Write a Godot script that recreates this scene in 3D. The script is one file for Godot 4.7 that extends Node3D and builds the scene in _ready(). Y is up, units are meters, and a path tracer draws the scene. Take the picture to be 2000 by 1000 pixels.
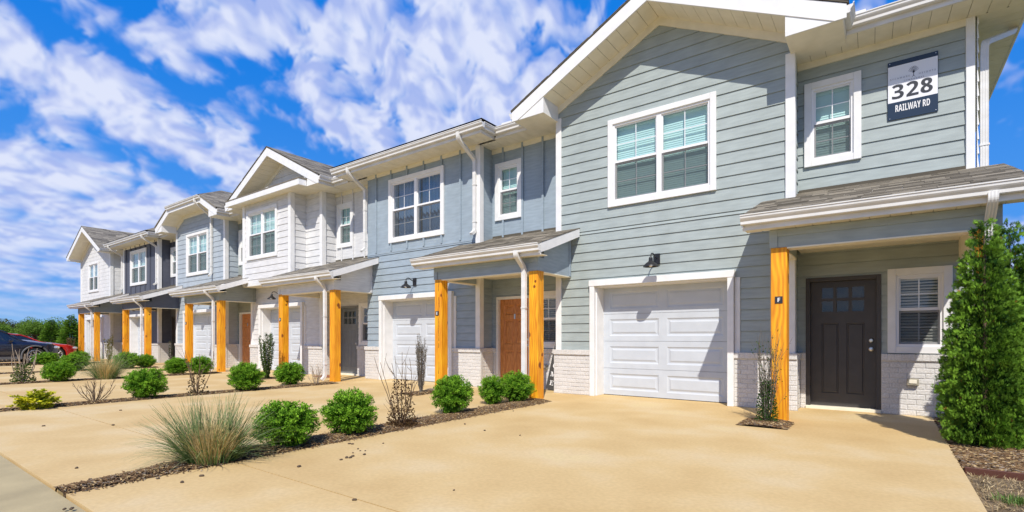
extends Node3D
# A row of six two-storey townhouses seen from the street side of the nearest driveway. Metres, y up.
# z = 0 is the plane of the garage walls, +z faces the street, x runs along the row.

const SUN_DIR := Vector3(0.347, 0.735, 0.583)      # towards the sun
const EXPOSURE := 1.5

var M := {}            # materials
var rng := RandomNumberGenerator.new()
var noise := FastNoiseLite.new()


# ---------------------------------------------------------------- mesh collector
class Geo:
	var v := PackedVector3Array()
	var n := PackedVector3Array()
	var c := PackedColorArray()
	var uv := PackedVector2Array()
	var xf := Transform3D()
	var col := Color(1, 1, 1)
	func _put(p: Vector3, nn: Vector3, t := Vector2.ZERO) -> void:
		v.append(xf * p)
		n.append((xf.basis * nn).normalized())
		c.append(col)
		uv.append(t)
	func tri(a: Vector3, b: Vector3, d: Vector3) -> void:
		var nn := (b - a).cross(d - a)
		if nn.length_squared() < 1e-16:
			return
		nn = nn.normalized()
		_put(a, nn); _put(d, nn); _put(b, nn)
	func trin(a: Vector3, b: Vector3, d: Vector3, na: Vector3, nb: Vector3, nd: Vector3) -> void:
		_put(a, na); _put(d, nd); _put(b, nb)
	func quad(a: Vector3, b: Vector3, d: Vector3, e: Vector3) -> void:
		tri(a, b, d)
		tri(a, d, e)
	func qout(a: Vector3, b: Vector3, d: Vector3, e: Vector3, centre: Vector3) -> void:
		if (b - a).cross(d - a).dot((a + b + d + e) / 4.0 - centre) < 0.0:
			quad(a, e, d, b)
		else:
			quad(a, b, d, e)
	func quaduv(a: Vector3, b: Vector3, d: Vector3, e: Vector3, r: Rect2) -> void:
		var nn := (b - a).cross(d - a).normalized()
		var p := [a, d, b, a, e, d]
		var t := [Vector2(r.position.x, r.end.y), Vector2(r.end.x, r.position.y), r.end, Vector2(r.position.x, r.end.y), r.position, Vector2(r.end.x, r.position.y)]
		for i in 6:
			_put(p[i], nn, t[i])
	func box(a: Vector3, b: Vector3) -> void:
		quad(Vector3(a.x, a.y, b.z), Vector3(b.x, a.y, b.z), Vector3(b.x, b.y, b.z), Vector3(a.x, b.y, b.z))
		quad(Vector3(b.x, a.y, a.z), Vector3(a.x, a.y, a.z), Vector3(a.x, b.y, a.z), Vector3(b.x, b.y, a.z))
		quad(Vector3(b.x, a.y, b.z), Vector3(b.x, a.y, a.z), Vector3(b.x, b.y, a.z), Vector3(b.x, b.y, b.z))
		quad(Vector3(a.x, a.y, a.z), Vector3(a.x, a.y, b.z), Vector3(a.x, b.y, b.z), Vector3(a.x, b.y, a.z))
		quad(Vector3(a.x, b.y, b.z), Vector3(b.x, b.y, b.z), Vector3(b.x, b.y, a.z), Vector3(a.x, b.y, a.z))
		quad(Vector3(a.x, a.y, a.z), Vector3(b.x, a.y, a.z), Vector3(b.x, a.y, b.z), Vector3(a.x, a.y, b.z))
	func bbox(a: Vector3, b: Vector3, e: float) -> void:   # a box with chamfered edges
		var m := (a + b) / 2.0
		var h := (b - a) / 2.0
		e = minf(e, minf(h.x, minf(h.y, h.z)) * 0.9)
		var f := []
		for ax in 3:
			for s in [-1.0, 1.0]:
				var u := Vector3.ZERO
				u[ax] = s
				var p := Vector3.ZERO
				p[(ax + 1) % 3] = 1.0
				var q := Vector3.ZERO
				q[(ax + 2) % 3] = 1.0
				if s < 0.0:
					var w := p
					p = q
					q = w
				var o: Vector3 = m + u * h[ax]
				var pl := (p * h).length() - e
				var ql := (q * h).length() - e
				quad(o - p * pl - q * ql, o + p * pl - q * ql, o + p * pl + q * ql, o - p * pl + q * ql)
		for ax in 3:
			var i := (ax + 1) % 3
			var j := (ax + 2) % 3
			for s in [-1.0, 1.0]:
				for t in [-1.0, 1.0]:
					var p0 := Vector3.ZERO
					p0[i] = s * h[i]
					p0[j] = t * (h[j] - e)
					p0[ax] = h[ax] - e
					var p1 := p0
					p1[i] = s * (h[i] - e)
					p1[j] = t * h[j]
					var q0 := p0
					q0[ax] = -p0[ax]
					var q1 := p1
					q1[ax] = -p1[ax]
					qout(m + p0, m + p1, m + q1, m + q0, m)
		for s in [-1.0, 1.0]:
			for t in [-1.0, 1.0]:
				for w in [-1.0, 1.0]:
					var a0 := m + Vector3(s * h.x, t * (h.y - e), w * (h.z - e))
					var a1 := m + Vector3(s * (h.x - e), t * h.y, w * (h.z - e))
					var a2 := m + Vector3(s * (h.x - e), t * (h.y - e), w * h.z)
					if s * t * w > 0.0:
						tri(a0, a1, a2)
					else:
						tri(a0, a2, a1)
	func _prism(poly: PackedVector2Array, w0: float, w1: float, f: Callable) -> void:
		var area := 0.0
		for i in poly.size():
			area += poly[i].cross(poly[(i + 1) % poly.size()])
		if area < 0.0:
			poly = poly.duplicate()
			poly.reverse()
		var ix := Geometry2D.triangulate_polygon(poly)
		for i in range(0, ix.size(), 3):
			var a := poly[ix[i]]
			var b := poly[ix[i + 1]]
			var d := poly[ix[i + 2]]
			if (b - a).cross(d - a) < 0.0:
				var k := b
				b = d
				d = k
			tri(f.call(a, w1), f.call(b, w1), f.call(d, w1))
			tri(f.call(a, w0), f.call(d, w0), f.call(b, w0))
		for i in poly.size():
			var a := poly[i]
			var b := poly[(i + 1) % poly.size()]
			quad(f.call(a, w0), f.call(b, w0), f.call(b, w1), f.call(a, w1))
	func zprism(poly: PackedVector2Array, z0: float, z1: float) -> void:      # (x, y) drawn out along z
		_prism(poly, z0, z1, func(p, w): return Vector3(p.x, p.y, w))
	func xprism(poly: PackedVector2Array, x0: float, x1: float) -> void:      # (z, y) drawn out along x
		var q := PackedVector2Array()
		for p in poly:
			q.append(Vector2(-p.x, p.y))
		_prism(q, x0, x1, func(p, w): return Vector3(w, p.y, -p.x))
	func yprism(poly: PackedVector2Array, y0: float, y1: float) -> void:      # (x, z) drawn out along y
		var q := PackedVector2Array()
		for p in poly:
			q.append(Vector2(p.x, -p.y))
		_prism(q, y0, y1, func(p, w): return Vector3(p.x, w, -p.y))
	func sweep(path: Array, prof: PackedVector2Array, side: Vector3, smooth := true) -> void:   # prof (side, up-ish) carried along path
		var rings := []
		var norms := []
		var k := prof.size()
		for i in path.size():
			var d: Vector3 = (path[mini(i + 1, path.size() - 1)] - path[maxi(i - 1, 0)]).normalized()
			var s := (side - d * side.dot(d)).normalized()
			var u := s.cross(d)
			var r := PackedVector3Array()
			var m := PackedVector3Array()
			for j in k:
				r.append(path[i] + s * prof[j].x + u * prof[j].y)
				var tg := prof[(j + 1) % k] - prof[(j + k - 1) % k]
				m.append((s * tg.y - u * tg.x).normalized())
			rings.append(r)
			norms.append(m)
		for i in path.size() - 1:
			for j in k:
				var j2 := (j + 1) % k
				var a: Vector3 = rings[i][j]
				var b: Vector3 = rings[i][j2]
				var d: Vector3 = rings[i + 1][j2]
				var e: Vector3 = rings[i + 1][j]
				if smooth:
					trin(a, d, b, norms[i][j], norms[i + 1][j2], norms[i][j2])
					trin(a, e, d, norms[i][j], norms[i + 1][j], norms[i + 1][j2])
				else:
					tri(a, d, b)
					tri(a, e, d)
		for e in [0, path.size() - 1]:
			var mid := Vector3.ZERO
			for p in rings[e]:
				mid += p
			mid /= k
			for j in k:
				if e == 0:
					tri(mid, rings[e][j], rings[e][(j + 1) % k])
				else:
					tri(mid, rings[e][(j + 1) % k], rings[e][j])
	func tube(path: Array, r0: float, r1: float, sides := 6) -> void:
		var rings := []
		var norms := []
		for i in path.size():
			var d: Vector3 = (path[mini(i + 1, path.size() - 1)] - path[maxi(i - 1, 0)]).normalized()
			var s := d.cross(Vector3(0.3, 0.2, 1.0) if absf(d.z) < 0.8 else Vector3.UP).normalized()
			var u := d.cross(s)
			var rr := lerpf(r0, r1, float(i) / maxf(1.0, path.size() - 1.0))
			var r := PackedVector3Array()
			var m := PackedVector3Array()
			for j in sides:
				var w := TAU * j / sides
				var o := s * cos(w) + u * sin(w)
				r.append(path[i] + o * rr)
				m.append(o)
			rings.append(r)
			norms.append(m)
		for i in path.size() - 1:
			for j in sides:
				var j2 := (j + 1) % sides
				trin(rings[i][j], rings[i][j2], rings[i + 1][j2], norms[i][j], norms[i][j2], norms[i + 1][j2])
				trin(rings[i][j], rings[i + 1][j2], rings[i + 1][j], norms[i][j], norms[i + 1][j2], norms[i + 1][j])
	func lathe(prof: PackedVector2Array, at: Vector3, axis: Vector3, sides := 20) -> void:   # prof (radius, along axis)
		var s := axis.cross(Vector3(0.31, 0.2, 0.93) if absf(axis.z) < 0.8 else Vector3.UP).normalized()
		var u := axis.cross(s)
		for i in prof.size() - 1:
			var tg := prof[i + 1] - prof[i]
			for j in sides:
				var w0 := TAU * j / sides
				var w1 := TAU * (j + 1) / sides
				var d0 := s * cos(w0) + u * sin(w0)
				var d1 := s * cos(w1) + u * sin(w1)
				var a := at + d0 * prof[i].x + axis * prof[i].y
				var b := at + d1 * prof[i].x + axis * prof[i].y
				var d := at + d1 * prof[i + 1].x + axis * prof[i + 1].y
				var e := at + d0 * prof[i + 1].x + axis * prof[i + 1].y
				var n0 := (d0 * tg.y - axis * tg.x).normalized()
				var n1 := (d1 * tg.y - axis * tg.x).normalized()
				if prof[i].x > 1e-5:
					trin(a, b, d, n0, n1, n1)
				if prof[i + 1].x > 1e-5:
					trin(a, d, e, n0, n1, n0)
	func mesh() -> ArrayMesh:
		var arr := []
		arr.resize(Mesh.ARRAY_MAX)
		arr[Mesh.ARRAY_VERTEX] = v
		arr[Mesh.ARRAY_NORMAL] = n
		arr[Mesh.ARRAY_COLOR] = c
		arr[Mesh.ARRAY_TEX_UV] = uv
		var m := ArrayMesh.new()
		if v.size() > 0:
			m.add_surface_from_arrays(Mesh.PRIMITIVE_TRIANGLES, arr)
		return m


# ---------------------------------------------------------------- objects
func obj(called: String, g, m: Material, parent: Node = self, at := Vector3.ZERO) -> MeshInstance3D:
	var o := MeshInstance3D.new()
	o.name = called
	o.mesh = g.mesh() if g is Geo else g
	o.material_override = m
	o.position = at
	parent.add_child(o, true)
	return o

func tag(o: Node, label: String, category: String, group := "") -> Node:
	o.set_meta("label", label)
	o.set_meta("category", category)
	if group:
		o.set_meta("group", group)
	return o

var lap_lip := 0.025       # how far a board's lower edge stands out
var taken := {}
func numbered(called: String) -> String:
	taken[called] = taken.get(called, -1) + 1
	return called if taken[called] == 0 else "%s_%03d" % [called, taken[called]]

func thing(called: String, label: String, category: String, at := Vector3.ZERO, group := "") -> Node3D:
	var o := Node3D.new()
	o.name = numbered(called)
	add_child(o, true)
	o.position = at
	tag(o, label, category, group)
	return o

func struct(o: Node) -> Node:
	o.set_meta("kind", "structure")
	return o

func stuff(o: Node) -> Node:
	o.set_meta("kind", "stuff")
	return o

func bar(parent: Node, called: String, m: Material, a: Vector3, b: Vector3, e := 0.004) -> MeshInstance3D:
	var g := Geo.new()
	if e > 0.0:
		g.bbox(a, b, e)
	else:
		g.box(a, b)
	return obj(called, g, m, parent)

func rnd(a: float, b: float) -> float:
	return rng.randf_range(a, b)

func rdir() -> Vector3:
	var z := rnd(-1, 1)
	var w := rnd(0, TAU)
	var r := sqrt(1.0 - z * z)
	return Vector3(r * cos(w), z, r * sin(w))


# ---------------------------------------------------------------- materials
func lin(r: float, g: float, b: float, a := 1.0) -> Color:
	return Color(r, g, b, a).linear_to_srgb()

func ntex(seed_: int, freq: float, oct: int, lo: Color, hi: Color, size := 512, mid := Color(0, 0, 0, 0), kind := FastNoiseLite.TYPE_SIMPLEX_SMOOTH) -> NoiseTexture2D:
	var f := FastNoiseLite.new()
	f.seed = seed_
	f.noise_type = kind
	f.frequency = freq
	f.fractal_octaves = oct
	f.fractal_type = FastNoiseLite.FRACTAL_FBM
	var t := NoiseTexture2D.new()
	t.width = size
	t.height = size
	t.seamless = true
	t.noise = f
	var ramp := Gradient.new()
	ramp.set_color(0, lo)
	ramp.set_color(1, hi)
	if mid.a > 0.0:
		ramp.add_point(0.5, mid)
	t.color_ramp = ramp
	return t

func mk(key: String, col: Color, rough: float, tex: Texture2D = null, scale := Vector3.ONE, bump: Texture2D = null, bump_cm := 0.1) -> StandardMaterial3D:
	var m := StandardMaterial3D.new()
	m.resource_name = key
	m.albedo_color = col
	m.roughness = rough
	if tex or bump:
		m.uv1_triplanar = true
		m.uv1_world_triplanar = true
		m.uv1_scale = scale
	if tex:
		m.albedo_texture = tex
	if bump:
		m.heightmap_enabled = true
		m.heightmap_texture = bump
		m.heightmap_scale = bump_cm
	M[key] = m
	return m

func over(m: StandardMaterial3D, tex: Texture2D, scale: Vector3) -> void:      # a second, finer pattern
	m.detail_enabled = true
	m.detail_albedo = tex
	m.detail_blend_mode = BaseMaterial3D.BLEND_MODE_MUL
	m.detail_uv_layer = BaseMaterial3D.DETAIL_UV_2
	m.uv2_triplanar = true
	m.uv2_world_triplanar = true
	m.uv2_scale = scale

func wood_image(seed_: int) -> Image:
	var im := Image.create(192, 768, false, Image.FORMAT_RGB8)
	var f := FastNoiseLite.new()
	f.seed = seed_
	f.frequency = 0.012
	f.fractal_octaves = 3
	var r := RandomNumberGenerator.new()
	r.seed = seed_
	var knots := []
	for i in 7:
		knots.append(Vector3(r.randf_range(10, 180), r.randf_range(20, 750), r.randf_range(5, 11)))
	var check := r.randf_range(70, 120)
	for y in 768:
		for x in 192:
			var w := x + 26.0 * f.get_noise_2d(x * 0.5, y * 0.12)
			var dark := 0.0
			for k in knots:
				var dx: float = x - k.x
				var dy: float = (y - k.y) * 0.6
				var d: float = sqrt(dx * dx + dy * dy) / k.z
				if d < 5.0:
					w += 14.0 * exp(-d * 0.9) * signf(dx)
					dark = maxf(dark, 1.0 - smoothstep(0.5, 1.3, d))
			var g := 0.5 + 0.5 * sin(w * 0.55)
			g = g * 0.42 + 0.58 * (0.5 + 0.5 * f.get_noise_2d(x * 9.0, y * 0.5))
			g += 0.35 * f.get_noise_2d(x * 0.7 + 400.0, y * 0.25)
			var crack := 1.0 if absf(x - check - 5.0 * f.get_noise_2d(7.0, y * 0.8)) < 1.2 and f.get_noise_2d(90.0, y * 0.35) > -0.1 else 0.0
			var c := Color(0.96, 0.71, 0.24).lerp(Color(0.80, 0.47, 0.07), clampf(1.12 - 1.25 * g, 0, 1))
			c = c.lerp(Color(0.40, 0.18, 0.05), dark * 0.85)
			c = c.lerp(Color(0.20, 0.10, 0.03), crack * 0.9)
			im.set_pixel(x, y, c)
	return im

func make_materials() -> void:
	var w := Color(1, 1, 1)
	var mott := ntex(3, 0.012, 4, Color(0.90, 0.90, 0.90), w)
	var fine := ntex(5, 0.09, 3, Color(0.86, 0.86, 0.86), w)
	var grain := ntex(8, 0.03, 4, Color(0, 0, 0), w)
	var lap_scale := Vector3(0.35, 2.2, 0.35)
	var lap := [["lap_f", Color(0.405, 0.465, 0.452)], ["lap_e", Color(0.36, 0.44, 0.50)], ["lap_d", Color(0.78, 0.78, 0.77)], ["lap_c", Color(0.46, 0.525, 0.575)], ["lap_b", Color(0.105, 0.115, 0.15)], ["lap_a", Color(0.80, 0.80, 0.79)], ["grey_c", Color(0.35, 0.385, 0.36)], ["grey_a", Color(0.25, 0.295, 0.315)]]
	for l in lap:
		var c: Color = l[1]
		var m := mk(l[0], lin(c.r, c.g, c.b), 0.62, mott, lap_scale, grain, 0.018)
		over(m, ntex(11, 0.006, 2, Color(0.95, 0.95, 0.95), w, 256), Vector3(0.9, 0.25, 0.9))
	mk("trim", lin(0.83, 0.83, 0.82), 0.5, ntex(21, 0.02, 3, Color(0.95, 0.95, 0.945), w, 256), Vector3(0.7, 0.7, 0.7))
	mk("soffit", lin(0.86, 0.81, 0.66), 0.55, ntex(22, 0.02, 3, Color(0.94, 0.94, 0.93), w, 256), Vector3(0.6, 0.6, 0.6))
	mk("groove", lin(0.30, 0.275, 0.21), 0.9)
	mk("vinyl", lin(0.82, 0.82, 0.82), 0.35)
	mk("gutter", lin(0.78, 0.775, 0.75), 0.35, ntex(23, 0.015, 3, Color(0.92, 0.915, 0.90), w, 256), Vector3(0.5, 1.2, 0.5))
	var garage := mk("garage", lin(0.55, 0.59, 0.635), 0.42, ntex(24, 0.02, 3, Color(0.96, 0.96, 0.96), w, 256), Vector3(0.5, 0.5, 0.5), grain, 0.015)
	garage.metallic_specular = 0.4
	var bump := ntex(31, 0.05, 4, Color(0, 0, 0), w)
	for i in 4:
		var t: float = [0.755, 0.775, 0.74, 0.79][i]
		mk("brick%d" % i, lin(t, t * 0.985, t * 0.955), 0.7, ntex(32 + i, 0.05, 4, Color(0.86, 0.85, 0.83), w, 256), Vector3(2.5, 2.5, 2.5), bump, 0.35)
	mk("mortar", lin(0.70, 0.69, 0.665), 0.9, mott, Vector3(3, 3, 3), bump, 0.3)
	for i in 3:
		var m := mk("cedar%d" % i, lin(1.0, 1.0, 0.25), 0.6)
		m.albedo_texture = ImageTexture.create_from_image(wood_image(40 + i))
	for i in 5:
		var t: float = [1.05, 0.74, 1.30, 0.92, 0.55][i]
		var m := mk("shingle%d" % i, lin(0.35 * t, 0.315 * t, 0.25 * t), 0.95, ntex(50 + i, 0.15, 3, Color(0.55, 0.54, 0.53), w, 256), Vector3(5, 5, 5), grain, 0.05)
		m.metallic_specular = 0.2
	var shv := mk("shingle_far", lin(1, 1, 1), 0.95, ntex(55, 0.15, 3, Color(0.6, 0.6, 0.6), w, 256), Vector3(4, 4, 4))
	shv.vertex_color_use_as_albedo = true
	# concrete: broad damp and dusty patches, then speckle
	var con := mk("concrete", lin(0.67, 0.513, 0.265), 0.88, ntex(60, 0.006, 6, Color(0.915, 0.87, 0.79), Color(1.0, 1.02, 1.09), 1024, Color(0.97, 0.945, 0.895)), Vector3(0.10, 0.10, 0.10), ntex(61, 0.2, 3, Color(0, 0, 0), w), 0.05)
	over(con, ntex(62, 0.045, 5, Color(0.935, 0.93, 0.922), Color(1.0, 1.0, 1.0)), Vector3(0.9, 0.9, 0.9))
	var st := mk("asphalt", lin(0.64, 0.52, 0.28), 0.92, ntex(63, 0.01, 5, Color(0.85, 0.85, 0.85), w), Vector3(0.3, 0.3, 0.3), ntex(64, 0.2, 3, Color(0, 0, 0), w), 0.12)
	over(st, ntex(65, 0.4, 2, Color(0.72, 0.72, 0.72), w), Vector3(2.2, 2.2, 2.2))
	mk("soil", lin(0.34, 0.25, 0.14), 1.0, ntex(66, 0.02, 5, Color(0.45, 0.43, 0.4), w), Vector3(0.7, 0.7, 0.7))
	mk("turf", lin(0.24, 0.21, 0.095), 1.0, ntex(67, 0.012, 5, Color(0.5, 0.62, 0.4), Color(1.0, 0.95, 0.9), 512), Vector3(0.35, 0.35, 0.35))
	mk("mulch_bed", lin(0.21, 0.13, 0.07), 1.0, ntex(68, 0.06, 4, Color(0.35, 0.33, 0.3), w), Vector3(1.6, 1.6, 1.6), bump, 2.0)
	var chip := mk("chip", lin(1, 1, 1), 0.95)
	chip.vertex_color_use_as_albedo = true
	# glass, blinds
	var gl := mk("glass", Color(0.75, 0.9, 0.92, 0.06), 0.02)
	gl.transparency = BaseMaterial3D.TRANSPARENCY_ALPHA
	gl.metallic_specular = 0.75
	var sc := mk("screen", lin(0.055, 0.06, 0.06, 1.0), 0.8)
	sc.albedo_color.a = 0.5
	sc.transparency = BaseMaterial3D.TRANSPARENCY_ALPHA
	mk("blind", lin(0.42, 0.66, 0.64), 0.55)
	mk("blind_low", lin(0.72, 0.74, 0.68), 0.55)
	mk("curtain", lin(0.10, 0.21, 0.40), 0.9)
	mk("dark_room", lin(0.03, 0.03, 0.035), 0.9)
	mk("door_dark", lin(0.066, 0.060, 0.056), 0.5, mott, Vector3(0.6, 0.6, 0.6))
	mk("door_grey", lin(0.22, 0.235, 0.235), 0.5, mott, Vector3(0.6, 0.6, 0.6))
	var bd := mk("door_brown", lin(0.74, 0.34, 0.105), 0.42, ntex(71, 0.02, 4, Color(0.72, 0.60, 0.5), w), Vector3(4.0, 0.35, 4.0))
	bd.metallic_specular = 0.5
	mk("black_metal", lin(0.014, 0.014, 0.016), 0.4)
	var nk := mk("nickel", lin(0.62, 0.60, 0.56), 0.3)
	nk.metallic = 1.0
	mk("bulb", lin(0.85, 0.83, 0.78), 0.2)
	mk("navy", lin(0.012, 0.030, 0.062), 0.35)
	mk("sign_white", lin(0.80, 0.81, 0.84), 0.35)
	mk("sign_grey", lin(0.30, 0.31, 0.34), 0.5)
	mk("ink", lin(0.022, 0.026, 0.036), 0.5)
	mk("letter_white", lin(0.80, 0.80, 0.80), 0.5)
	mk("slate_board", lin(0.06, 0.06, 0.058), 0.7, fine, Vector3(2, 2, 2))
	mk("plastic_tan", lin(0.36, 0.33, 0.25), 0.5)
	mk("mat_red", lin(0.30, 0.10, 0.05), 0.95, fine, Vector3(3, 3, 3))
	mk("edging", lin(0.11, 0.035, 0.018), 0.6, fine, Vector3(1, 1, 1))
	mk("stone", lin(0.09, 0.06, 0.035), 0.9)
	var bk := mk("bark", lin(0.17, 0.12, 0.08), 0.95, fine, Vector3(4, 1.5, 4))
	bk.metallic_specular = 0.2
	mk("pale_bark", lin(0.34, 0.27, 0.20), 0.95)
	mk("grey_bark", lin(0.15, 0.13, 0.105), 0.95)
	var leaf := mk("leaf", lin(1, 1, 1), 0.6)
	leaf.vertex_color_use_as_albedo = true
	leaf.backlight_enabled = true
	leaf.backlight = lin(0.45, 0.5, 0.2)
	leaf.metallic_specular = 0.25
	var sl := mk("scale_leaf", lin(1, 1, 1), 0.6)
	sl.vertex_color_use_as_albedo = true
	sl.backlight_enabled = true
	sl.backlight = lin(0.10, 0.12, 0.04)
	sl.metallic_specular = 0.3
	var blade := mk("blade", lin(1, 1, 1), 0.6)
	blade.vertex_color_use_as_albedo = true
	blade.backlight_enabled = true
	blade.backlight = lin(0.3, 0.3, 0.15)
	# cars
	for p in [["paint_navy", Color(0.010, 0.014, 0.030)], ["paint_red", Color(0.50, 0.012, 0.008)]]:
		var c: Color = p[1]
		var m := mk(p[0], lin(c.r, c.g, c.b), 0.32)
		m.metallic = 0.25
		m.clearcoat_enabled = true
		m.clearcoat = 1.0
		m.clearcoat_roughness = 0.04
	var cg := mk("car_glass", lin(0.012, 0.016, 0.022), 0.04)
	cg.metallic_specular = 0.7
	mk("tyre", lin(0.018, 0.018, 0.018), 0.85)
	var al := mk("alloy", lin(0.55, 0.55, 0.56), 0.3)
	al.metallic = 0.9
	mk("car_black", lin(0.016, 0.016, 0.017), 0.6)
	mk("car_grey", lin(0.10, 0.10, 0.105), 0.6)
	var hl := mk("lamp_glass", lin(0.7, 0.72, 0.75), 0.08)
	hl.metallic = 0.6


# ---------------------------------------------------------------- sky: clear air and altocumulus bands
const SKY_W := 3072
const SKY_H := 1536
var cover := PackedFloat32Array()        # how clouded each band across the sky is, for q from -30 to 10

func cloud_cover() -> void:
	var k := [[-30.0, 0.50], [-12.0, 0.46], [-8.0, 0.52], [-5.7, 0.62], [-4.6, 0.60], [-3.5, 0.72], [-3.1, 0.50], [-2.8, 0.24], [-2.62, 0.26], [-2.32, 0.68], [-2.1, 0.70], [-1.93, 0.34], [-1.78, 0.16], [-1.62, 0.30], [-1.36, 0.58], [-1.1, 0.54], [-0.85, 0.60], [-0.55, 0.60], [-0.36, 0.44], [-0.2, 0.14], [0.1, -0.04], [1.7, -0.02], [2.6, 0.30], [5.0, 0.46], [10.5, 0.5]]
	var i := 0
	for n in 1601:
		var q := n * 0.025 - 30.0
		while q > k[i + 1][0]:
			i += 1
		var t: float = (q - k[i][0]) / (k[i + 1][0] - k[i][0])
		cover.append(lerpf(k[i][1], k[i + 1][1], t * t * (3.0 - 2.0 * t)))

func sky_data() -> PackedByteArray:
	cloud_cover()
	var data := PackedFloat32Array()
	data.resize(SKY_W * SKY_H * 3)
	var big := FastNoiseLite.new()
	big.seed = 77
	big.noise_type = FastNoiseLite.TYPE_SIMPLEX
	big.frequency = 1.25
	big.fractal_octaves = 3
	var puff := FastNoiseLite.new()
	puff.seed = 12
	puff.noise_type = FastNoiseLite.TYPE_SIMPLEX
	puff.frequency = 3.0
	puff.fractal_octaves = 5
	puff.fractal_gain = 0.56
	var cells := FastNoiseLite.new()
	cells.seed = 31
	cells.noise_type = FastNoiseLite.TYPE_CELLULAR
	cells.cellular_return_type = FastNoiseLite.RETURN_DISTANCE
	cells.frequency = 6.3
	cells.fractal_type = FastNoiseLite.FRACTAL_FBM
	cells.fractal_octaves = 3
	cells.fractal_gain = 0.45
	var head := puff.duplicate()
	head.fractal_octaves = 3
	var sx := PackedFloat32Array()
	var cz := PackedFloat32Array()
	for x in SKY_W:
		var az := (x + 0.5) / SKY_W * TAU       # from -z towards +x
		sx.append(sin(az))
		cz.append(-cos(az))
	for y in SKY_H:
		var el := (0.5 - (y + 0.5) / SKY_H) * PI
		var h := sin(el)
		var at := y * SKY_W * 3
		if el < 0.0:
			var gr := Vector3(0.36, 0.33, 0.27).lerp(Vector3(0.45, 0.5, 0.58), smoothstep(-0.06, 0.0, h))
			for x in SKY_W:
				data[at] = gr.x
				data[at + 1] = gr.y
				data[at + 2] = gr.z
				at += 3
			continue
		# clear air
		var air := Vector3(0.25, 0.47, 0.80).lerp(Vector3(0.075, 0.30, 0.80), smoothstep(0.0, 0.13, h)).lerp(Vector3(0.008, 0.19, 0.71), smoothstep(0.10, 0.50, h))
		air = air.lerp(Vector3(0.008, 0.10, 0.50), smoothstep(0.55, 1.0, h))
		var fade := smoothstep(0.012, 0.075, h)
		var amp := lerpf(0.38, 0.78, smoothstep(0.13, 0.34, h))
		var low := 0.5 * (1.0 - smoothstep(0.05, 0.22, h))
		var r := cos(el) / (h + 0.012)
		var rn := 2.0 * pow(r, 0.44)
		var pale := Vector3(0.67, 0.72, 0.89).lerp(Vector3(0.50, 0.61, 0.86), low)
		var dim := Vector3(0.37, 0.46, 0.80).lerp(Vector3(0.46, 0.57, 0.85), low)
		for x in SKY_W:
			var px := sx[x] * r
			var pz := cz[x] * r
			var q := 0.946 * px - 0.324 * pz
			var nx := sx[x] * rn
			var nz := cz[x] * rn
			var u := -0.324 * nx - 0.946 * nz
			var w := 0.946 * nx - 0.324 * nz
			var b := big.get_noise_2d(u, w * 1.3)
			u += 0.10 * b
			var p := puff.get_noise_2d(u, w)
			var d := cover[clampi(int((q + 0.10 * b + 30.0) * 40.0), 0, 1600)] + 0.30 * b + amp * (0.62 * p - 0.80 * cells.get_noise_2d(u + 0.10 * p, w + 0.10 * b) - 0.36) + 0.045
			var cl := air
			if d > 0.20:
				var a := smoothstep(0.24, 0.66, d) * (0.62 + 0.38 * smoothstep(0.3, 0.9, d)) * fade
				# sunlit heads pale, thin edges and bellies bluer
				cl = air.lerp(dim.lerp(pale, clampf(0.42 + 1.7 * (head.get_noise_2d(u - 0.022, w + 0.035) - p) + 0.75 * (d - 0.5), 0.0, 1.0)), a)
			data[at] = cl.x
			data[at + 1] = cl.y
			data[at + 2] = cl.z
			at += 3
	return data.to_byte_array()

func make_sky() -> void:
	var pano := PanoramaSkyMaterial.new()
	pano.panorama = ImageTexture.create_from_image(Image.create_from_data(SKY_W, SKY_H, false, Image.FORMAT_RGBF, sky_data()))
	var env := Environment.new()
	env.background_mode = Environment.BG_SKY
	env.sky = Sky.new()
	env.sky.sky_material = pano
	env.background_energy_multiplier = 1.1 / EXPOSURE
	env.tonemap_mode = Environment.TONE_MAPPER_LINEAR
	env.tonemap_exposure = EXPOSURE
	env.sdfgi_enabled = true
	env.ssao_enabled = true
	env.ssil_enabled = true
	var we := WorldEnvironment.new()
	we.name = "world_environment"
	we.environment = env
	add_child(we)


# ---------------------------------------------------------------- townhouse pieces
func R(x0: float, y0: float, x1: float, y1: float) -> Rect2:
	return Rect2(x0, y0, x1 - x0, y1 - y0)

func rpoly(r: Rect2) -> PackedVector2Array:
	return PackedVector2Array([r.position, Vector2(r.end.x, r.position.y), r.end, Vector2(r.position.x, r.end.y)])

func cut(polys: Array, holes: Array) -> Array:       # polygons minus rectangles
	for h in holes:
		var out := []
		for p in polys:
			for q in Geometry2D.clip_polygons(p, rpoly(h)):
				if not Geometry2D.is_polygon_clockwise(q):
					out.append(q)
		polys = out
	return polys

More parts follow.
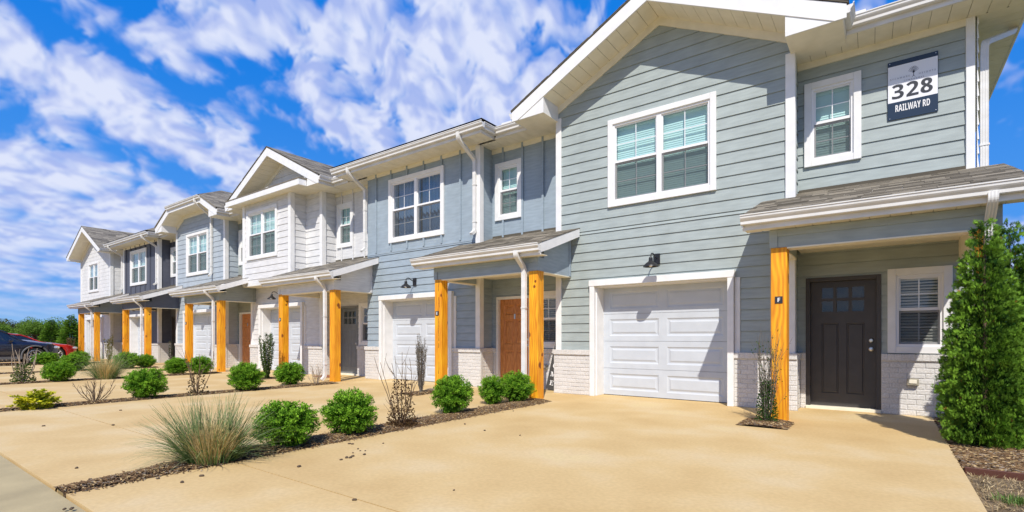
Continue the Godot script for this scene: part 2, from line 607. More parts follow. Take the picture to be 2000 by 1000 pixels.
func wall_boxes(g: Geo, r: Rect2, z0: float, z1: float, holes: Array) -> void:     # a wall with openings right through it
	var ys := [r.position.y, r.end.y]
	for h in holes:
		for y in [h.position.y, h.end.y]:
			if y > r.position.y and y < r.end.y:
				ys.append(y)
	ys.sort()
	for i in ys.size() - 1:
		var ya: float = ys[i]
		var yb: float = ys[i + 1]
		if yb - ya < 0.001:
			continue
		var spans := [[r.position.x, r.end.x]]
		for h in holes:
			if h.position.y < yb - 0.0005 and h.end.y > ya + 0.0005:
				var nxt := []
				for s in spans:
					if h.position.x > s[0]:
						nxt.append([s[0], minf(s[1], h.position.x)])
					if h.end.x < s[1]:
						nxt.append([maxf(s[0], h.end.x), s[1]])
				spans = nxt
		for s in spans:
			if s[1] - s[0] > 0.001:
				g.box(Vector3(s[0], ya, z0), Vector3(s[1], yb, z1))

func lap_board(g: Geo, poly: PackedVector2Array, y0: float, y1: float, zb: float) -> void:   # thicker at its lower edge
	if Geometry2D.is_polygon_clockwise(poly):
		poly.reverse()
	var f := func(p: Vector2) -> Vector3: return Vector3(p.x, p.y, zb + lerpf(lap_lip, 0.005, (p.y - y0) / (y1 - y0)))
	var ix := Geometry2D.triangulate_polygon(poly)
	for i in range(0, ix.size(), 3):
		var a := poly[ix[i]]
		var b := poly[ix[i + 1]]
		var d := poly[ix[i + 2]]
		if (b - a).cross(d - a) < 0.0:
			g.tri(f.call(a), f.call(d), f.call(b))
		else:
			g.tri(f.call(a), f.call(b), f.call(d))
	for i in poly.size():
		var a := poly[i]
		var b := poly[(i + 1) % poly.size()]
		g.quad(Vector3(a.x, a.y, zb), Vector3(b.x, b.y, zb), f.call(b), f.call(a))

# courses of lap siding over a rectangle, cut round openings and (optionally) under a roof line
func lap_siding(house: Node, m: Material, r: Rect2, exposure: float, xf: Transform3D, holes: Array, single: bool, under := PackedVector2Array(), first := 0.0) -> void:
	var joined := Geo.new()
	joined.xf = xf
	var y := r.position.y
	var n := 0
	while y < r.end.y - 0.01:
		var e := first if n == 0 and first > 0.0 else exposure
		var y1 := minf(y + e, r.end.y)
		var polys := [rpoly(R(r.position.x, y + 0.004, r.end.x, y1))]
		if under.size():
			polys = Geometry2D.intersect_polygons(polys[0], under)
		for p in cut(polys, holes):
			if single:
				var g := Geo.new()
				g.xf = xf
				lap_board(g, p, y, y + e, 0.0)
				obj("siding_board", g, m, house)
			else:
				lap_board(joined, p, y, y + e, 0.0)
		y = y1
		n += 1
	if not single and joined.v.size():
		stuff(obj("siding_boards", joined, m, house))

func batten_siding(house: Node, m: Material, r: Rect2, gap: float, xf: Transform3D, holes: Array) -> void:
	var g := Geo.new()
	g.xf = xf
	wall_boxes(g, r, 0.0, 0.008, holes)
	obj("siding_panel", g, m, house)
	var x := r.position.x + gap * 0.62
	while x < r.end.x - 0.06:
		for p in cut([rpoly(R(x - 0.024, r.position.y, x + 0.024, r.end.y))], holes):
			var b := Geo.new()
			b.xf = xf
			b.zprism(p, 0.008, 0.046)
			obj("batten", b, m, house)
		x += gap

var brick_cache := {}
func brick_mesh(w: float, k: int) -> ArrayMesh:
	var key := "%d_%d" % [roundi(w * 200.0), k]
	if not brick_cache.has(key):
		var g := Geo.new()
		var r := RandomNumberGenerator.new()
		r.seed = hash(key)
		var h := 0.0695
		var e := 0.006
		var p := []
		for c in [Vector2(0, 0), Vector2(w, 0), Vector2(w, h), Vector2(0, h)]:
			p.append(c + Vector2(r.randf_range(-0.002, 0.002), r.randf_range(-0.002, 0.002)))
		var q := []
		var mid := Vector2(w, h) / 2.0
		for c in p:
			q.append(c + Vector2(signf(mid.x - c.x), signf(mid.y - c.y)) * (e + r.randf_range(0.0, 0.002)))
		for i in 4:
			var j := (i + 1) % 4
			g.quad(Vector3(p[i].x, p[i].y, 0.003), Vector3(p[j].x, p[j].y, 0.003), Vector3(q[j].x, q[j].y, 0.006), Vector3(q[i].x, q[i].y, 0.006))
			g.quad(Vector3(p[i].x, p[i].y, 0.0), Vector3(p[j].x, p[j].y, 0.0), Vector3(p[j].x, p[j].y, 0.003), Vector3(p[i].x, p[i].y, 0.003))
		g.quad(Vector3(q[0].x, q[0].y, 0.006), Vector3(q[1].x, q[1].y, 0.006), Vector3(q[2].x, q[2].y, 0.006), Vector3(q[3].x, q[3].y, 0.006))
		brick_cache[key] = g.mesh()
	return brick_cache[key]

# painted brick wainscot in the x-y plane of xf, with a row of upright cap bricks on top
func brick_wall(house: Node, x0: float, x1: float, xf: Transform3D, single: bool) -> void:
	var back := Geo.new()
	back.xf = xf
	back.box(Vector3(x0, -0.05, -0.02), Vector3(x1, 0.792, 0.045))
	back.box(Vector3(x0, 0.792, -0.02), Vector3(x1, 0.884, 0.074))
	var wall := obj("brick_wainscot", back, M.mortar, house)
	var joined := Geo.new()
	var row := 0
	var y := 0.006
	while y < 0.78:
		var x := x0 - (0.0 if row % 2 == 0 else 0.10)
		while x < x1 - 0.012:
			var a := maxf(x, x0)
			var b := minf(x + 0.197, x1)
			if b - a > 0.025:
				var w := snappedf(b - a - 0.004, 0.005)
				var k := rng.randi() % 3
				var t: Transform3D = Transform3D(xf.basis, xf * Vector3(a + 0.003, y, 0.045 + rnd(-0.0015, 0.003)))
				if single:
					var o := MeshInstance3D.new()
					o.name = "brick"
					o.mesh = brick_mesh(w, k)
					o.material_override = M["brick%d" % (rng.randi() % 4)]
					o.transform = t
					wall.add_child(o, true)
				else:
					joined.xf = t
					joined.box(Vector3.ZERO, Vector3(w, 0.066, 0.012))
			x += 0.204
		y += 0.0765
		row += 1
	var x := x0
	while x < x1 - 0.01:
		var b := minf(x + 0.077, x1)
		if single:
			var g := Geo.new()
			g.xf = xf
			g.bbox(Vector3(x + 0.0012, 0.796, 0.0), Vector3(b - 0.0012, 0.889 + rnd(-0.002, 0.002), 0.078 + rnd(-0.001, 0.001)), 0.0025)
			obj("cap_brick", g, M["brick%d" % (rng.randi() % 4)], wall)
		else:
			joined.xf = xf
			joined.box(Vector3(x + 0.002, 0.796, 0.0), Vector3(b - 0.002, 0.887, 0.076))
		x += 0.08
	if not single:
		stuff(obj("bricks", joined, M.brick0, wall))

# double-hung window; r is the outside of its white casing
func window_unit(house: Node, r: Rect2, z: float, sashes: int, blinds: String, casing := 0.1, called := "window") -> void:
	var win := Node3D.new()
	win.name = called
	house.add_child(win, true)
	var x0 := r.position.x
	var x1 := r.end.x
	var y0 := r.position.y
	var y1 := r.end.y
	var t: Material = M.trim
	bar(win, "casing", t, Vector3(x0, y0, z), Vector3(x0 + casing, y1, z + 0.044))
	bar(win, "casing", t, Vector3(x1 - casing, y0, z), Vector3(x1, y1, z + 0.044))
	bar(win, "casing", t, Vector3(x0 + casing, y1 - casing, z), Vector3(x1 - casing, y1, z + 0.041))
	bar(win, "sill", t, Vector3(x0 + casing, y0, z), Vector3(x1 - casing, y0 + casing, z + 0.041))
	var fx0 := x0 + casing
	var fx1 := x1 - casing
	var fy0 := y0 + casing
	var fy1 := y1 - casing
	var fr := Geo.new()
	var fw := 0.034
	fr.box(Vector3(fx0 - 0.01, fy0, z - 0.09), Vector3(fx0 + fw, fy1, z + 0.016))
	fr.box(Vector3(fx1 - fw, fy0, z - 0.09), Vector3(fx1 + 0.01, fy1, z + 0.016))
	fr.box(Vector3(fx0 + fw, fy1 - fw, z - 0.09), Vector3(fx1 - fw, fy1 + 0.01, z + 0.014))
	fr.box(Vector3(fx0 + fw, fy0 - 0.01, z - 0.09), Vector3(fx1 - fw, fy0 + fw, z + 0.024))
	var lights := []
	if sashes == 2:
		var mx := (fx0 + fx1) / 2.0
		fr.box(Vector3(mx - 0.045, fy0 + fw, z - 0.09), Vector3(mx + 0.045, fy1 - fw, z + 0.012))
		lights = [[fx0 + fw, mx - 0.045], [mx + 0.045, fx1 - fw]]
	else:
		lights = [[fx0 + fw, fx1 - fw]]
	obj("window_frame", fr, M.vinyl, win)
	var ym := fy0 + (fy1 - fy0) * 0.5
	for l in lights:
		for s in 2:
			var a := Vector2(l[0], ym if s == 1 else fy0 + fw)
			var b := Vector2(l[1], fy1 - fw if s == 1 else ym)
			var zs := z - 0.012 if s == 1 else z - 0.032
			var g := Geo.new()
			var sw := 0.022
			g.box(Vector3(a.x, a.y, zs - 0.03), Vector3(a.x + sw, b.y, zs))
			g.box(Vector3(b.x - sw, a.y, zs - 0.03), Vector3(b.x, b.y, zs))
			g.box(Vector3(a.x + sw, b.y - (sw if s == 1 else 0.03), zs - 0.03), Vector3(b.x - sw, b.y, zs))
			g.box(Vector3(a.x + sw, a.y, zs - 0.03), Vector3(b.x - sw, a.y + (0.042 if s == 1 else 0.03), zs + (0.006 if s == 1 else 0.0)))
			var mx := (a.x + b.x) / 2.0
			var my := (a.y + b.y) / 2.0
			g.box(Vector3(mx - 0.008, a.y + 0.04, zs - 0.024), Vector3(mx + 0.008, b.y - sw, zs - 0.017))
			g.box(Vector3(a.x + sw, my - 0.008, zs - 0.025), Vector3(b.x - sw, my + 0.008, zs - 0.018))
			obj("sash", g, M.vinyl, win)
			var p := Geo.new()
			p.quad(Vector3(a.x + sw, a.y + 0.03, zs - 0.012), Vector3(b.x - sw, a.y + 0.03, zs - 0.012), Vector3(b.x - sw, b.y - sw, zs - 0.012), Vector3(a.x + sw, b.y - sw, zs - 0.012))
			obj("pane", p, M.glass, win)
			if s == 0:
				var q := Geo.new()
				q.quad(Vector3(a.x + 0.004, a.y, z - 0.006), Vector3(b.x - 0.004, a.y, z - 0.006), Vector3(b.x - 0.004, b.y, z - 0.006), Vector3(a.x + 0.004, b.y, z - 0.006))
				obj("screen", q, M.screen, win)
		if blinds == "blind":
			var g := Geo.new()
			var y := fy0 + 0.03
			while y < fy1 - 0.03:
				if called == "porch_window":
					g.quad(Vector3(l[0], y - 0.014, z - 0.10), Vector3(l[1], y - 0.014, z - 0.10), Vector3(l[1], y + 0.014, z - 0.13), Vector3(l[0], y + 0.014, z - 0.13))
					y += 0.043
					continue
				g.quad(Vector3(l[0], y - 0.024, z - 0.108), Vector3(l[1], y - 0.024, z - 0.108), Vector3(l[1], y + 0.024, z - 0.118), Vector3(l[0], y + 0.024, z - 0.118))
				y += 0.0385
			g.box(Vector3(l[0], fy1 - 0.08, z - 0.135), Vector3(l[1], fy1 - 0.03, z - 0.098))
			obj("blind", g, M.blind_low if called == "porch_window" else M.blind, win)
		elif blinds == "curtain":
			var g := Geo.new()
			var k := 26
			for i in k:
				var u0: float = lerpf(l[0], l[1], i / float(k))
				var u1: float = lerpf(l[0], l[1], (i + 1) / float(k))
				var w0 := z - 0.2 + 0.025 * sin(i * 1.5 + l[0] * 3.0)
				var w1 := z - 0.2 + 0.025 * sin((i + 1) * 1.5 + l[0] * 3.0)
				g.quad(Vector3(u0, fy0, w0), Vector3(u1, fy0, w1), Vector3(u1, fy1, w1), Vector3(u0, fy1, w0))
			obj("curtain", g, M.curtain, win)

# raised panels pressed into a flat leaf: the flat round them and the bevelled fields
func panel_face(g: Geo, r: Rect2, z: float, panels: Array, depth: float, rim: float) -> void:
	wall_boxes(g, r, z - 0.035, z, panels)
	for p in panels:
		var a: Rect2 = p
		var b := a.grow(-rim * 0.35)
		var d := a.grow(-rim * 0.6)
		var e := a.grow(-rim)
		var ring := [[a, z], [b, z - depth], [d, z - depth], [e, z - depth * 0.15]]
		for i in 3:
			var q0 := rpoly(ring[i][0])
			var q1 := rpoly(ring[i + 1][0])
			for j in 4:
				var k := (j + 1) % 4
				g.quad(Vector3(q0[j].x, q0[j].y, ring[i][1]), Vector3(q0[k].x, q0[k].y, ring[i][1]), Vector3(q1[k].x, q1[k].y, ring[i + 1][1]), Vector3(q1[j].x, q1[j].y, ring[i + 1][1]))
		var q := rpoly(e)
		g.quad(Vector3(q[0].x, q[0].y, ring[3][1]), Vector3(q[1].x, q[1].y, ring[3][1]), Vector3(q[2].x, q[2].y, ring[3][1]), Vector3(q[3].x, q[3].y, ring[3][1]))

func garage_door(house: Node, x0: float, x1: float, z: float) -> void:
	var door := Node3D.new()
	door.name = "garage_door"
	house.add_child(door, true)
	var h := 2.13 / 4.0
	for i in 4:
		var g := Geo.new()
		var y0 := i * h + (0.012 if i == 0 else 0.0015)
		var y1 := (i + 1) * h - 0.0035
		var mid := (x0 + x1) / 2.0
		panel_face(g, R(x0, y0, x1, y1), z, [R(x0 + 0.13, y0 + 0.10, mid - 0.075, y1 - 0.10), R(mid + 0.075, y0 + 0.10, x1 - 0.13, y1 - 0.10)], 0.014, 0.075)
		obj("door_section", g, M.garage, door)
	var s := Geo.new()
	s.box(Vector3(x0, 0.0, z - 0.03), Vector3(x1, 0.0118, z - 0.004))
	obj("rubber_seal", s, M.car_black, door)
	var bk := Geo.new()
	bk.box(Vector3(x0, 0.01, z - 0.06), Vector3(x1, 2.13, z - 0.0365))
	obj("door_backing", bk, M.groove, door)

func entry_door(house: Node, x0: float, kind: String, z: float) -> void:   # frame outer 0.98 wide from x0
	var door := Node3D.new()
	door.name = "entry_door"
	house.add_child(door, true)
	var fm: Material = M.door_dark if kind == "door_dark" else M.door_grey if kind == "door_grey" else M.trim
	var m: Material = M[kind]
	var x1 := x0 + 0.985
	var top := 2.085
	bar(door, "door_frame", fm, Vector3(x0, 0.02, z - 0.12), Vector3(x0 + 0.062, top, z + 0.03))
	bar(door, "door_frame", fm, Vector3(x1 - 0.062, 0.02, z - 0.12), Vector3(x1, top, z + 0.03))
	bar(door, "door_frame", fm, Vector3(x0 + 0.062, top - 0.062, z - 0.12), Vector3(x1 - 0.062, top, z + 0.028))
	bar(door, "threshold", M.soffit, Vector3(x0, 0.0, z - 0.12), Vector3(x1, 0.05, z + 0.07))
	var a := x0 + 0.064
	var b := x1 - 0.064
	var w := b - a
	var y0 := 0.055
	var y1 := top - 0.064
	var zf := z - 0.055
	var g := Geo.new()
	if kind == "door_brown":
		var pn := []
		for c in 2:
			var u0: float = a + w * (0.13 + 0.40 * c)
			var u1: float = u0 + w * 0.34
			pn += [R(u0, y0 + 0.22, u1, y0 + 0.78), R(u0, y0 + 0.92, u1, y0 + 1.50), R(u0, y0 + 1.60, u1, y0 + 1.84)]
		panel_face(g, R(a, y0, b, y1), zf, pn, 0.018, 0.07)
		obj("door_leaf", g, m, door)
		bar(door, "door_knocker", M.nickel, Vector3((a + b) / 2.0 - 0.02, 1.56, zf), Vector3((a + b) / 2.0 + 0.02, 1.68, zf + 0.02))
	else:
		var lx0 := a + w * 0.175
		var lx1 := b - w * 0.175
		var ly0 := 1.545
		var ly1 := 1.925
		var gx := (lx1 - lx0 - 0.09) / 3.0
		var gy := (ly1 - ly0 - 0.045) / 2.0
		var holes := []
		for i in 3:
			for j in 2:
				holes.append(R(lx0 + i * (gx + 0.045), ly0 + j * (gy + 0.045), lx0 + i * (gx + 0.045) + gx, ly0 + j * (gy + 0.045) + gy))
		wall_boxes(g, R(a, 1.50, b, y1), zf - 0.035, zf, holes)
		panel_face(g, R(a, y0, b, 1.50), zf, [R(a + w * 0.17, y0 + 0.20, a + w * 0.44, 1.36), R(a + w * 0.56, y0 + 0.20, b - w * 0.17, 1.36)], 0.010, 0.03)
		obj("door_leaf", g, m, door)
		for h in holes:
			var p := Geo.new()
			p.quad(Vector3(h.position.x, h.position.y, zf - 0.018), Vector3(h.end.x, h.position.y, zf - 0.018), Vector3(h.end.x, h.end.y, zf - 0.018), Vector3(h.position.x, h.end.y, zf - 0.018))
			obj("pane", p, M.glass, door)
		var bk := Geo.new()
		bk.box(Vector3(a + 0.05, 1.5, zf - 0.2), Vector3(b - 0.05, 1.98, zf - 0.19))
		obj("hall_curtain", bk, M.dark_room, door)
	for y in [0.955, 1.09]:
		var k := Geo.new()
		var at := Vector3(b - 0.062, y, zf)
		k.lathe(PackedVector2Array([Vector2(0.033, 0), Vector2(0.033, 0.008), Vector2(0.012, 0.014), Vector2(0.012, 0.03), Vector2(0.026, 0.036), Vector2(0.03, 0.05), Vector2(0.024, 0.062), Vector2(0.0, 0.066)]) if y < 1.0 else PackedVector2Array([Vector2(0.03, 0), Vector2(0.03, 0.012), Vector2(0.022, 0.02), Vector2(0.0, 0.021)]), at, Vector3(0, 0, 1))
		obj("door_knob" if y < 1.0 else "deadbolt", k, M.nickel, door)

func ribbed(sx: float, sy: float) -> PackedVector2Array:      # fluted downspout section
	var p := PackedVector2Array()
	for side in 4:
		var k := 6
		for i in k:
			var u := (i / float(k)) * 2.0 - 1.0
			var d := 0.0 if i % 2 == 0 else -0.004
			if side == 0: p.append(Vector2(u * sx, -sy - d))
			elif side == 1: p.append(Vector2(sx + d, u * sy))
			elif side == 2: p.append(Vector2(-u * sx, sy + d))
			else: p.append(Vector2(-sx - d, -u * sy))
	return p

func bend(path: Array) -> Array:      # round the corners of a path
	var out := [path[0]]
	for i in range(1, path.size() - 1):
		var a: Vector3 = path[i]
		var d0: Vector3 = (path[i - 1] - a)
		var d1: Vector3 = (path[i + 1] - a)
		var r := minf(0.07, minf(d0.length(), d1.length()) * 0.45)
		var p := a + d0.normalized() * r
		var q := a + d1.normalized() * r
		for k in 5:
			var t := k / 4.0
			out.append(p.lerp(a, t).lerp(a.lerp(q, t), t))
	out.append(path[-1])
	return out

func downspout(house: Node, path: Array, sx := 0.043, sy := 0.031) -> void:
	var g := Geo.new()
	g.sweep(bend(path), ribbed(sx, sy), Vector3(1, 0, 0), false)
	var o := obj("downspout", g, M.gutter, house)
	var y0: float = path[-2].y
	var y1: float = path[-3].y if path.size() > 4 else path[-2].y
	for k in 2:
		var p: Vector3 = path[-2].lerp(path[-3], 0.15 + 0.6 * k)
		bar(o, "strap", M.gutter, p - Vector3(sx + 0.008, 0.012, 0.03), p + Vector3(sx + 0.008, 0.012, sy + 0.006), 0.0)

const GUTTER := [Vector2(0, -0.128), Vector2(0.062, -0.128), Vector2(0.072, -0.118), Vector2(0.074, -0.082), Vector2(0.094, -0.058), Vector2(0.106, -0.04), Vector2(0.108, -0.012), Vector2(0.118, -0.008), Vector2(0.118, 0.006), Vector2(0.104, 0.006), Vector2(0.1, -0.02), Vector2(0.004, -0.022), Vector2(0.004, 0.0), Vector2(0, 0)]

func gutter_x(house: Node, x0: float, x1: float, y: float, z: float) -> void:   # along x, its back at z
	var q := PackedVector2Array()
	for p in GUTTER:
		q.append(Vector2(z + p.x, y + p.y))
	var g := Geo.new()
	g.xprism(q, x0, x1)
	obj("gutter", g, M.gutter, house)

func gutter_z(house: Node, z0: float, z1: float, y: float, x: float, side: float) -> void:   # along z, opening towards side
	var q := PackedVector2Array()
	for p in GUTTER:
		q.append(Vector2(x + side * p.x, y + p.y))
	var g := Geo.new()
	g.zprism(q, z0, z1)
	obj("gutter", g, M.gutter, house)

# flat or sloped run of vented soffit panels; corners a-b along the run at the outer edge, a2-b2 at the wall
func soffit_run(house: Node, a: Vector3, b: Vector3, a2: Vector3, b2: Vector3, single: bool) -> void:
	var n := maxi(1, roundi((b - a).length() / 0.205))
	var up := (b - a).cross(a2 - a).normalized()
	if up.y < 0.0:
		up = -up
	var joined := Geo.new()
	for i in n:
		var g := Geo.new() if single else joined
		var w := 0.006 / (b - a).length()
		var t0 := i / float(n) + w * 0.5
		var t1 := (i + 1) / float(n) - w * 0.5
		var p := [a.lerp(b, t0), a.lerp(b, t1), a2.lerp(b2, t1), a2.lerp(b2, t0)]
		var m: Vector3 = (p[0] + p[1] + p[2] + p[3]) / 4.0 + up * 0.006
		g.qout(p[0], p[1], p[2], p[3], m)
		g.qout(p[0] + up * 0.012, p[1] + up * 0.012, p[2] + up * 0.012, p[3] + up * 0.012, m)
		for k in 4:
			var k2 := (k + 1) % 4
			g.qout(p[k], p[k2], p[k2] + up * 0.012, p[k] + up * 0.012, m)
		if single:
			obj("soffit_panel", g, M.soffit, house)
	if not single:
		obj("soffit", joined, M.soffit, house)
	if single:
		var vt := Geo.new()
		for i in range(1, n):
			var p := a2.lerp(b2, i / float(n)).lerp(a.lerp(b, i / float(n)), 0.05) - up * 0.001
			var e := (b - a).normalized() * 0.012
			var k := (a - a2).normalized() * 0.007
			vt.qout(p - e - k, p + e - k, p + e + k, p - e + k, p + up)
		obj("vent_slots", vt, M.car_black, house)
	var bk := Geo.new()
	bk.quad(a + up * 0.0135, b + up * 0.0135, b2 + up * 0.0135, a2 + up * 0.0135)
	obj("soffit_groove", bk, M.groove if single else M.soffit, house)

# a sloping field of shingles: corners at the eave (a left, b right) and top (a2, b2)
func shingles(house: Node, a: Vector3, b: Vector3, a2: Vector3, b2: Vector3, single: bool) -> void:
	var up := (b - a).cross(a2 - a).normalized()
	var slope := ((a2 - a).length() + (b2 - b).length()) / 2.0
	var rows := maxi(2, roundi(slope / 0.142))
	var joined := Geo.new()
	for r in rows:
		var t0 := r / float(rows)
		var t1 := minf(1.0, (r + 1.18) / rows)
		var l0 := a.lerp(a2, t0)
		var r0 := b.lerp(b2, t0)
		var l1 := a.lerp(a2, t1)
		var r1 := b.lerp(b2, t1)
		var len := (r0 - l0).length()
		var x := -rnd(0.0, 0.25)
		while x < len - 0.01:
			var w := rnd(0.16, 0.42)
			var u0 := maxf(0.0, x) / len
			var u1 := minf(len, x + w - 0.006) / len
			x += w
			if u1 - u0 < 0.01:
				continue
			var g := Geo.new() if single else joined
			var th := rnd(0.005, 0.011)
			var e := (l0 - l1).normalized() * rnd(0.0, 0.008)
			var k := rng.randi() % 5
			if not single:
				var t: float = [1.05, 0.74, 1.30, 0.92, 0.55][k]
				g.col = Color(0.35 * t, 0.315 * t, 0.25 * t)
			var p0 := l0.lerp(r0, u0) + e
			var p1 := l0.lerp(r0, u1) + e
			var p2 := l1.lerp(r1, u1)
			var p3 := l1.lerp(r1, u0)
			g.quad(p0 + up * th, p1 + up * th, p2 + up * 0.004, p3 + up * 0.004)
			g.quad(p0, p1, p1 + up * th, p0 + up * th)
			g.quad(p1, p2, p2 + up * 0.004, p1 + up * th)
			g.quad(p3, p0, p0 + up * th, p3 + up * 0.004)
			if single:
				obj("shingle", g, M["shingle%d" % k], house)
	if not single:
		stuff(obj("shingles", joined, M.shingle_far, house))


# ---------------------------------------------------------------- one townhouse
const EAVE := 5.56       # underside of the flat soffits
const PEAK := 7.17       # underside of the roof deck at a gable's ridge

func pillar(house: Node, x: float, m: Material, turn: int) -> void:
	var g := Geo.new()
	var a := 0.1
	var e := 0.008
	var h := 2.36
	for k in 4:
		var b := Basis(Vector3.UP, k * PI / 2.0)
		var u := Rect2(0.25 * ((k + turn) % 4), 0.0, 0.22, 1.0)
		g.quaduv(b * Vector3(-a + e, 0, a), b * Vector3(a - e, 0, a), b * Vector3(a - e, h, a), b * Vector3(-a + e, h, a), u)
		g.quaduv(b * Vector3(a - e, 0, a), b * Vector3(a, 0, a - e), b * Vector3(a, h, a - e), b * Vector3(a - e, h, a), Rect2(u.end.x, 0, 0.01, 1))
	g.quad(Vector3(-a, h, a), Vector3(a, h, a), Vector3(a, h, -a), Vector3(-a, h, -a))
	obj("cedar_post", g, m, house, Vector3(x + a, 0, 1.12))

func clear_of(r: Rect2, by: float) -> Rect2:
	return r.grow(-by)

func townhouse(d: Dictionary) -> Node3D:
	var house := thing("townhouse", d.label, "townhouse", Vector3(d.bx, 0, 0), "two-storey townhouses joined in one row")
	var single: bool = d.near
	lap_lip = 0.022 if d.n < 2 else 0.019 if d.n < 4 else 0.011
	var T: Material = M.trim
	var L: float = d.L
	var Rr: float = d.R
	var xc := L / 2.0
	var hw := -L / 2.0
	var ht: float = hw + d.get("over", 0.70)
	var kind: String = d.roof
	var gabled := kind != "eave"
	var I := Transform3D()
	var win: Rect2 = d.win
	var gar := R(d.g0, -1.0, d.g1, 2.235)
	var small := R(0.11, 3.87, 0.87, 5.21)
	var pwin := R(1.19, 0.905, 1.925, 2.15)
	var door := R(0.13, -1.0, 1.115, 2.085)
	# shell
	var sh := Geo.new()
	wall_boxes(sh, R(L, 0, 0, 5.62), -0.2, 0.0, [R(gar.position.x + 0.1, -1, gar.end.x - 0.1, 2.13)] + ([] if kind == "pent" else [clear_of(win, 0.1)]))
	wall_boxes(sh, R(0.0, 0, Rr, 5.62), -0.67, -0.47, [clear_of(small, 0.1), clear_of(pwin, 0.1), door.grow_individual(-0.02, 0, -0.02, -0.02)])
	sh.box(Vector3(-0.2, 0, -0.67), Vector3(0.0, 5.62, -0.2))
	sh.box(Vector3(L, 0, -0.67), Vector3(L + 0.2, 5.62, -0.2))
	sh.box(Vector3(L, 0, -11.0), Vector3(Rr, 5.62, -10.8))
	if d.get("end", "") == "right":
		sh.box(Vector3(Rr - 0.2, 0, -10.8), Vector3(Rr, 5.62, -0.67))
	if d.get("end", "") == "left":
		sh.box(Vector3(L, 0, -10.8), Vector3(L + 0.2, 5.62, -0.67))
	# garage jambs and head
	var j0: float = gar.position.x + 0.1
	var j1: float = gar.end.x - 0.1
	if gabled:
		var top := PackedVector2Array([Vector2(L, 5.62), Vector2(0, 5.62), Vector2(0, 6.88 - 0.5 * hw), Vector2(xc, 6.88), Vector2(L, 6.88 - 0.5 * hw)])
		if kind == "clip":
			top = Geometry2D.intersect_polygons(top, rpoly(R(L - 1, 5, 1, 6.22)))[0]
		sh.zprism(top, -0.2, 0.0)
	obj("wall", sh, d.low, house)
	bar(house, "garage_jamb", T, Vector3(j0 - 0.002, 0, -0.345), Vector3(j0 + 0.02, 2.13, 0.012))
	bar(house, "garage_jamb", T, Vector3(j1 - 0.02, 0, -0.345), Vector3(j1 + 0.002, 2.13, 0.012))
	bar(house, "garage_jamb", T, Vector3(j0 + 0.02, 2.11, -0.345), Vector3(j1 - 0.02, 2.132, 0.012))
	bar(house, "garage_trim", T, Vector3(gar.position.x, 0, 0.0), Vector3(j0, 2.235, 0.10))
	bar(house, "garage_trim", T, Vector3(j1, 0, 0.0), Vector3(gar.end.x, 2.235, 0.10))
	bar(house, "garage_trim", T, Vector3(gar.position.x - 0.012, 2.13, 0.0), Vector3(gar.end.x + 0.012, 2.245, 0.108))
	bar(house, "garage_trim", T, Vector3(gar.end.x + 0.004, 0.887, 0.0), Vector3(gar.end.x + 0.085, 2.13, 0.034))
	garage_door(house, j0 + 0.02, j1 - 0.02, -0.285)
	# siding, lower storey
	var mid: float = d.get("band", 3.17)
	lap_siding(house, d.low, R(L, 0.887, 0, mid), 0.1755, I, [clear_of(gar, 0.03), clear_of(win, 0.03)], single)
	var side := Transform3D(Basis(Vector3(0, 0, -1), Vector3.UP, Vector3(1, 0, 0)), Vector3.ZERO)
	var side_l := Transform3D(Basis(Vector3(0, 0, 1), Vector3.UP, Vector3(-1, 0, 0)), Vector3(L, 0, 0))
	lap_siding(house, d.low, R(0.0, 0.887, 0.47, mid), 0.1755, side, [], single)
	var rec := Transform3D(Basis(), Vector3(0, 0, -0.47))
	lap_siding(house, d.get("porch", d.low), R(0.0, 0.887, Rr, 3.3), 0.1755, rec, [clear_of(door, 0.02), clear_of(pwin, 0.03)], single)
	# siding, upper storey
	var under := PackedVector2Array()
	if gabled:
		under = PackedVector2Array([Vector2(L - 1, 2), Vector2(1, 2), Vector2(1, 6.88 - 0.5 * (hw + 1)), Vector2(xc, 6.88), Vector2(L - 1, 6.88 - 0.5 * (hw + 1))])
		if kind == "clip":
			under = Geometry2D.intersect_polygons(under, rpoly(R(L - 1, 2, 1, 6.22)))[0]
	var top := 6.9 if gabled else EAVE
	var wh := [clear_of(win, 0.03)] if kind != "pent" else [R(d.box0 - 0.0, 0, d.box1 + 0.0, EAVE)]
	if d.upk == "lap":
		lap_siding(house, d.up, R(L, mid, 0, top), 0.1985, I, wh, single, under, 0.06)
		lap_siding(house, d.up, R(0.0, mid, 0.47, EAVE), 0.1985, side, [], single, PackedVector2Array(), 0.06)
	else:
		bar(house, "band_board", d.up, Vector3(L, mid, 0), Vector3(0, mid + 0.05, 0.026), 0.003)
		batten_siding(house, d.up, R(L, mid + 0.05, 0, EAVE), 0.615, I, wh)
		batten_siding(house, d.up, R(0.0, mid, 0.47, EAVE), 0.9, side, [])
	lap_siding(house, d.up, R(-0.47, 0.887, 0.0, EAVE), 0.19, side_l, [], false)
	if d.reck == "lap":
		lap_siding(house, d.rec, R(0.0, 3.3, Rr, EAVE), 0.1985, rec, [clear_of(small, 0.03)], single)
	else:
		batten_siding(house, d.rec, R(0.0, 3.3, Rr, EAVE), 0.55, rec, [clear_of(small, 0.03)])
	# corner boards
	if d.get("left_board", true):
		bar(house, "corner_board", T, Vector3(L - 0.03, 0.887, -0.1), Vector3(L + 0.095, EAVE + 0.05, 0.042))
	bar(house, "corner_board", d.get("corner", T), Vector3(-0.095, 0.887, -0.004), Vector3(0.04, EAVE, 0.042))
	bar(house, "corner_board", d.get("corner", T), Vector3(0.0, 0.887, -0.1), Vector3(0.04, EAVE, -0.004))
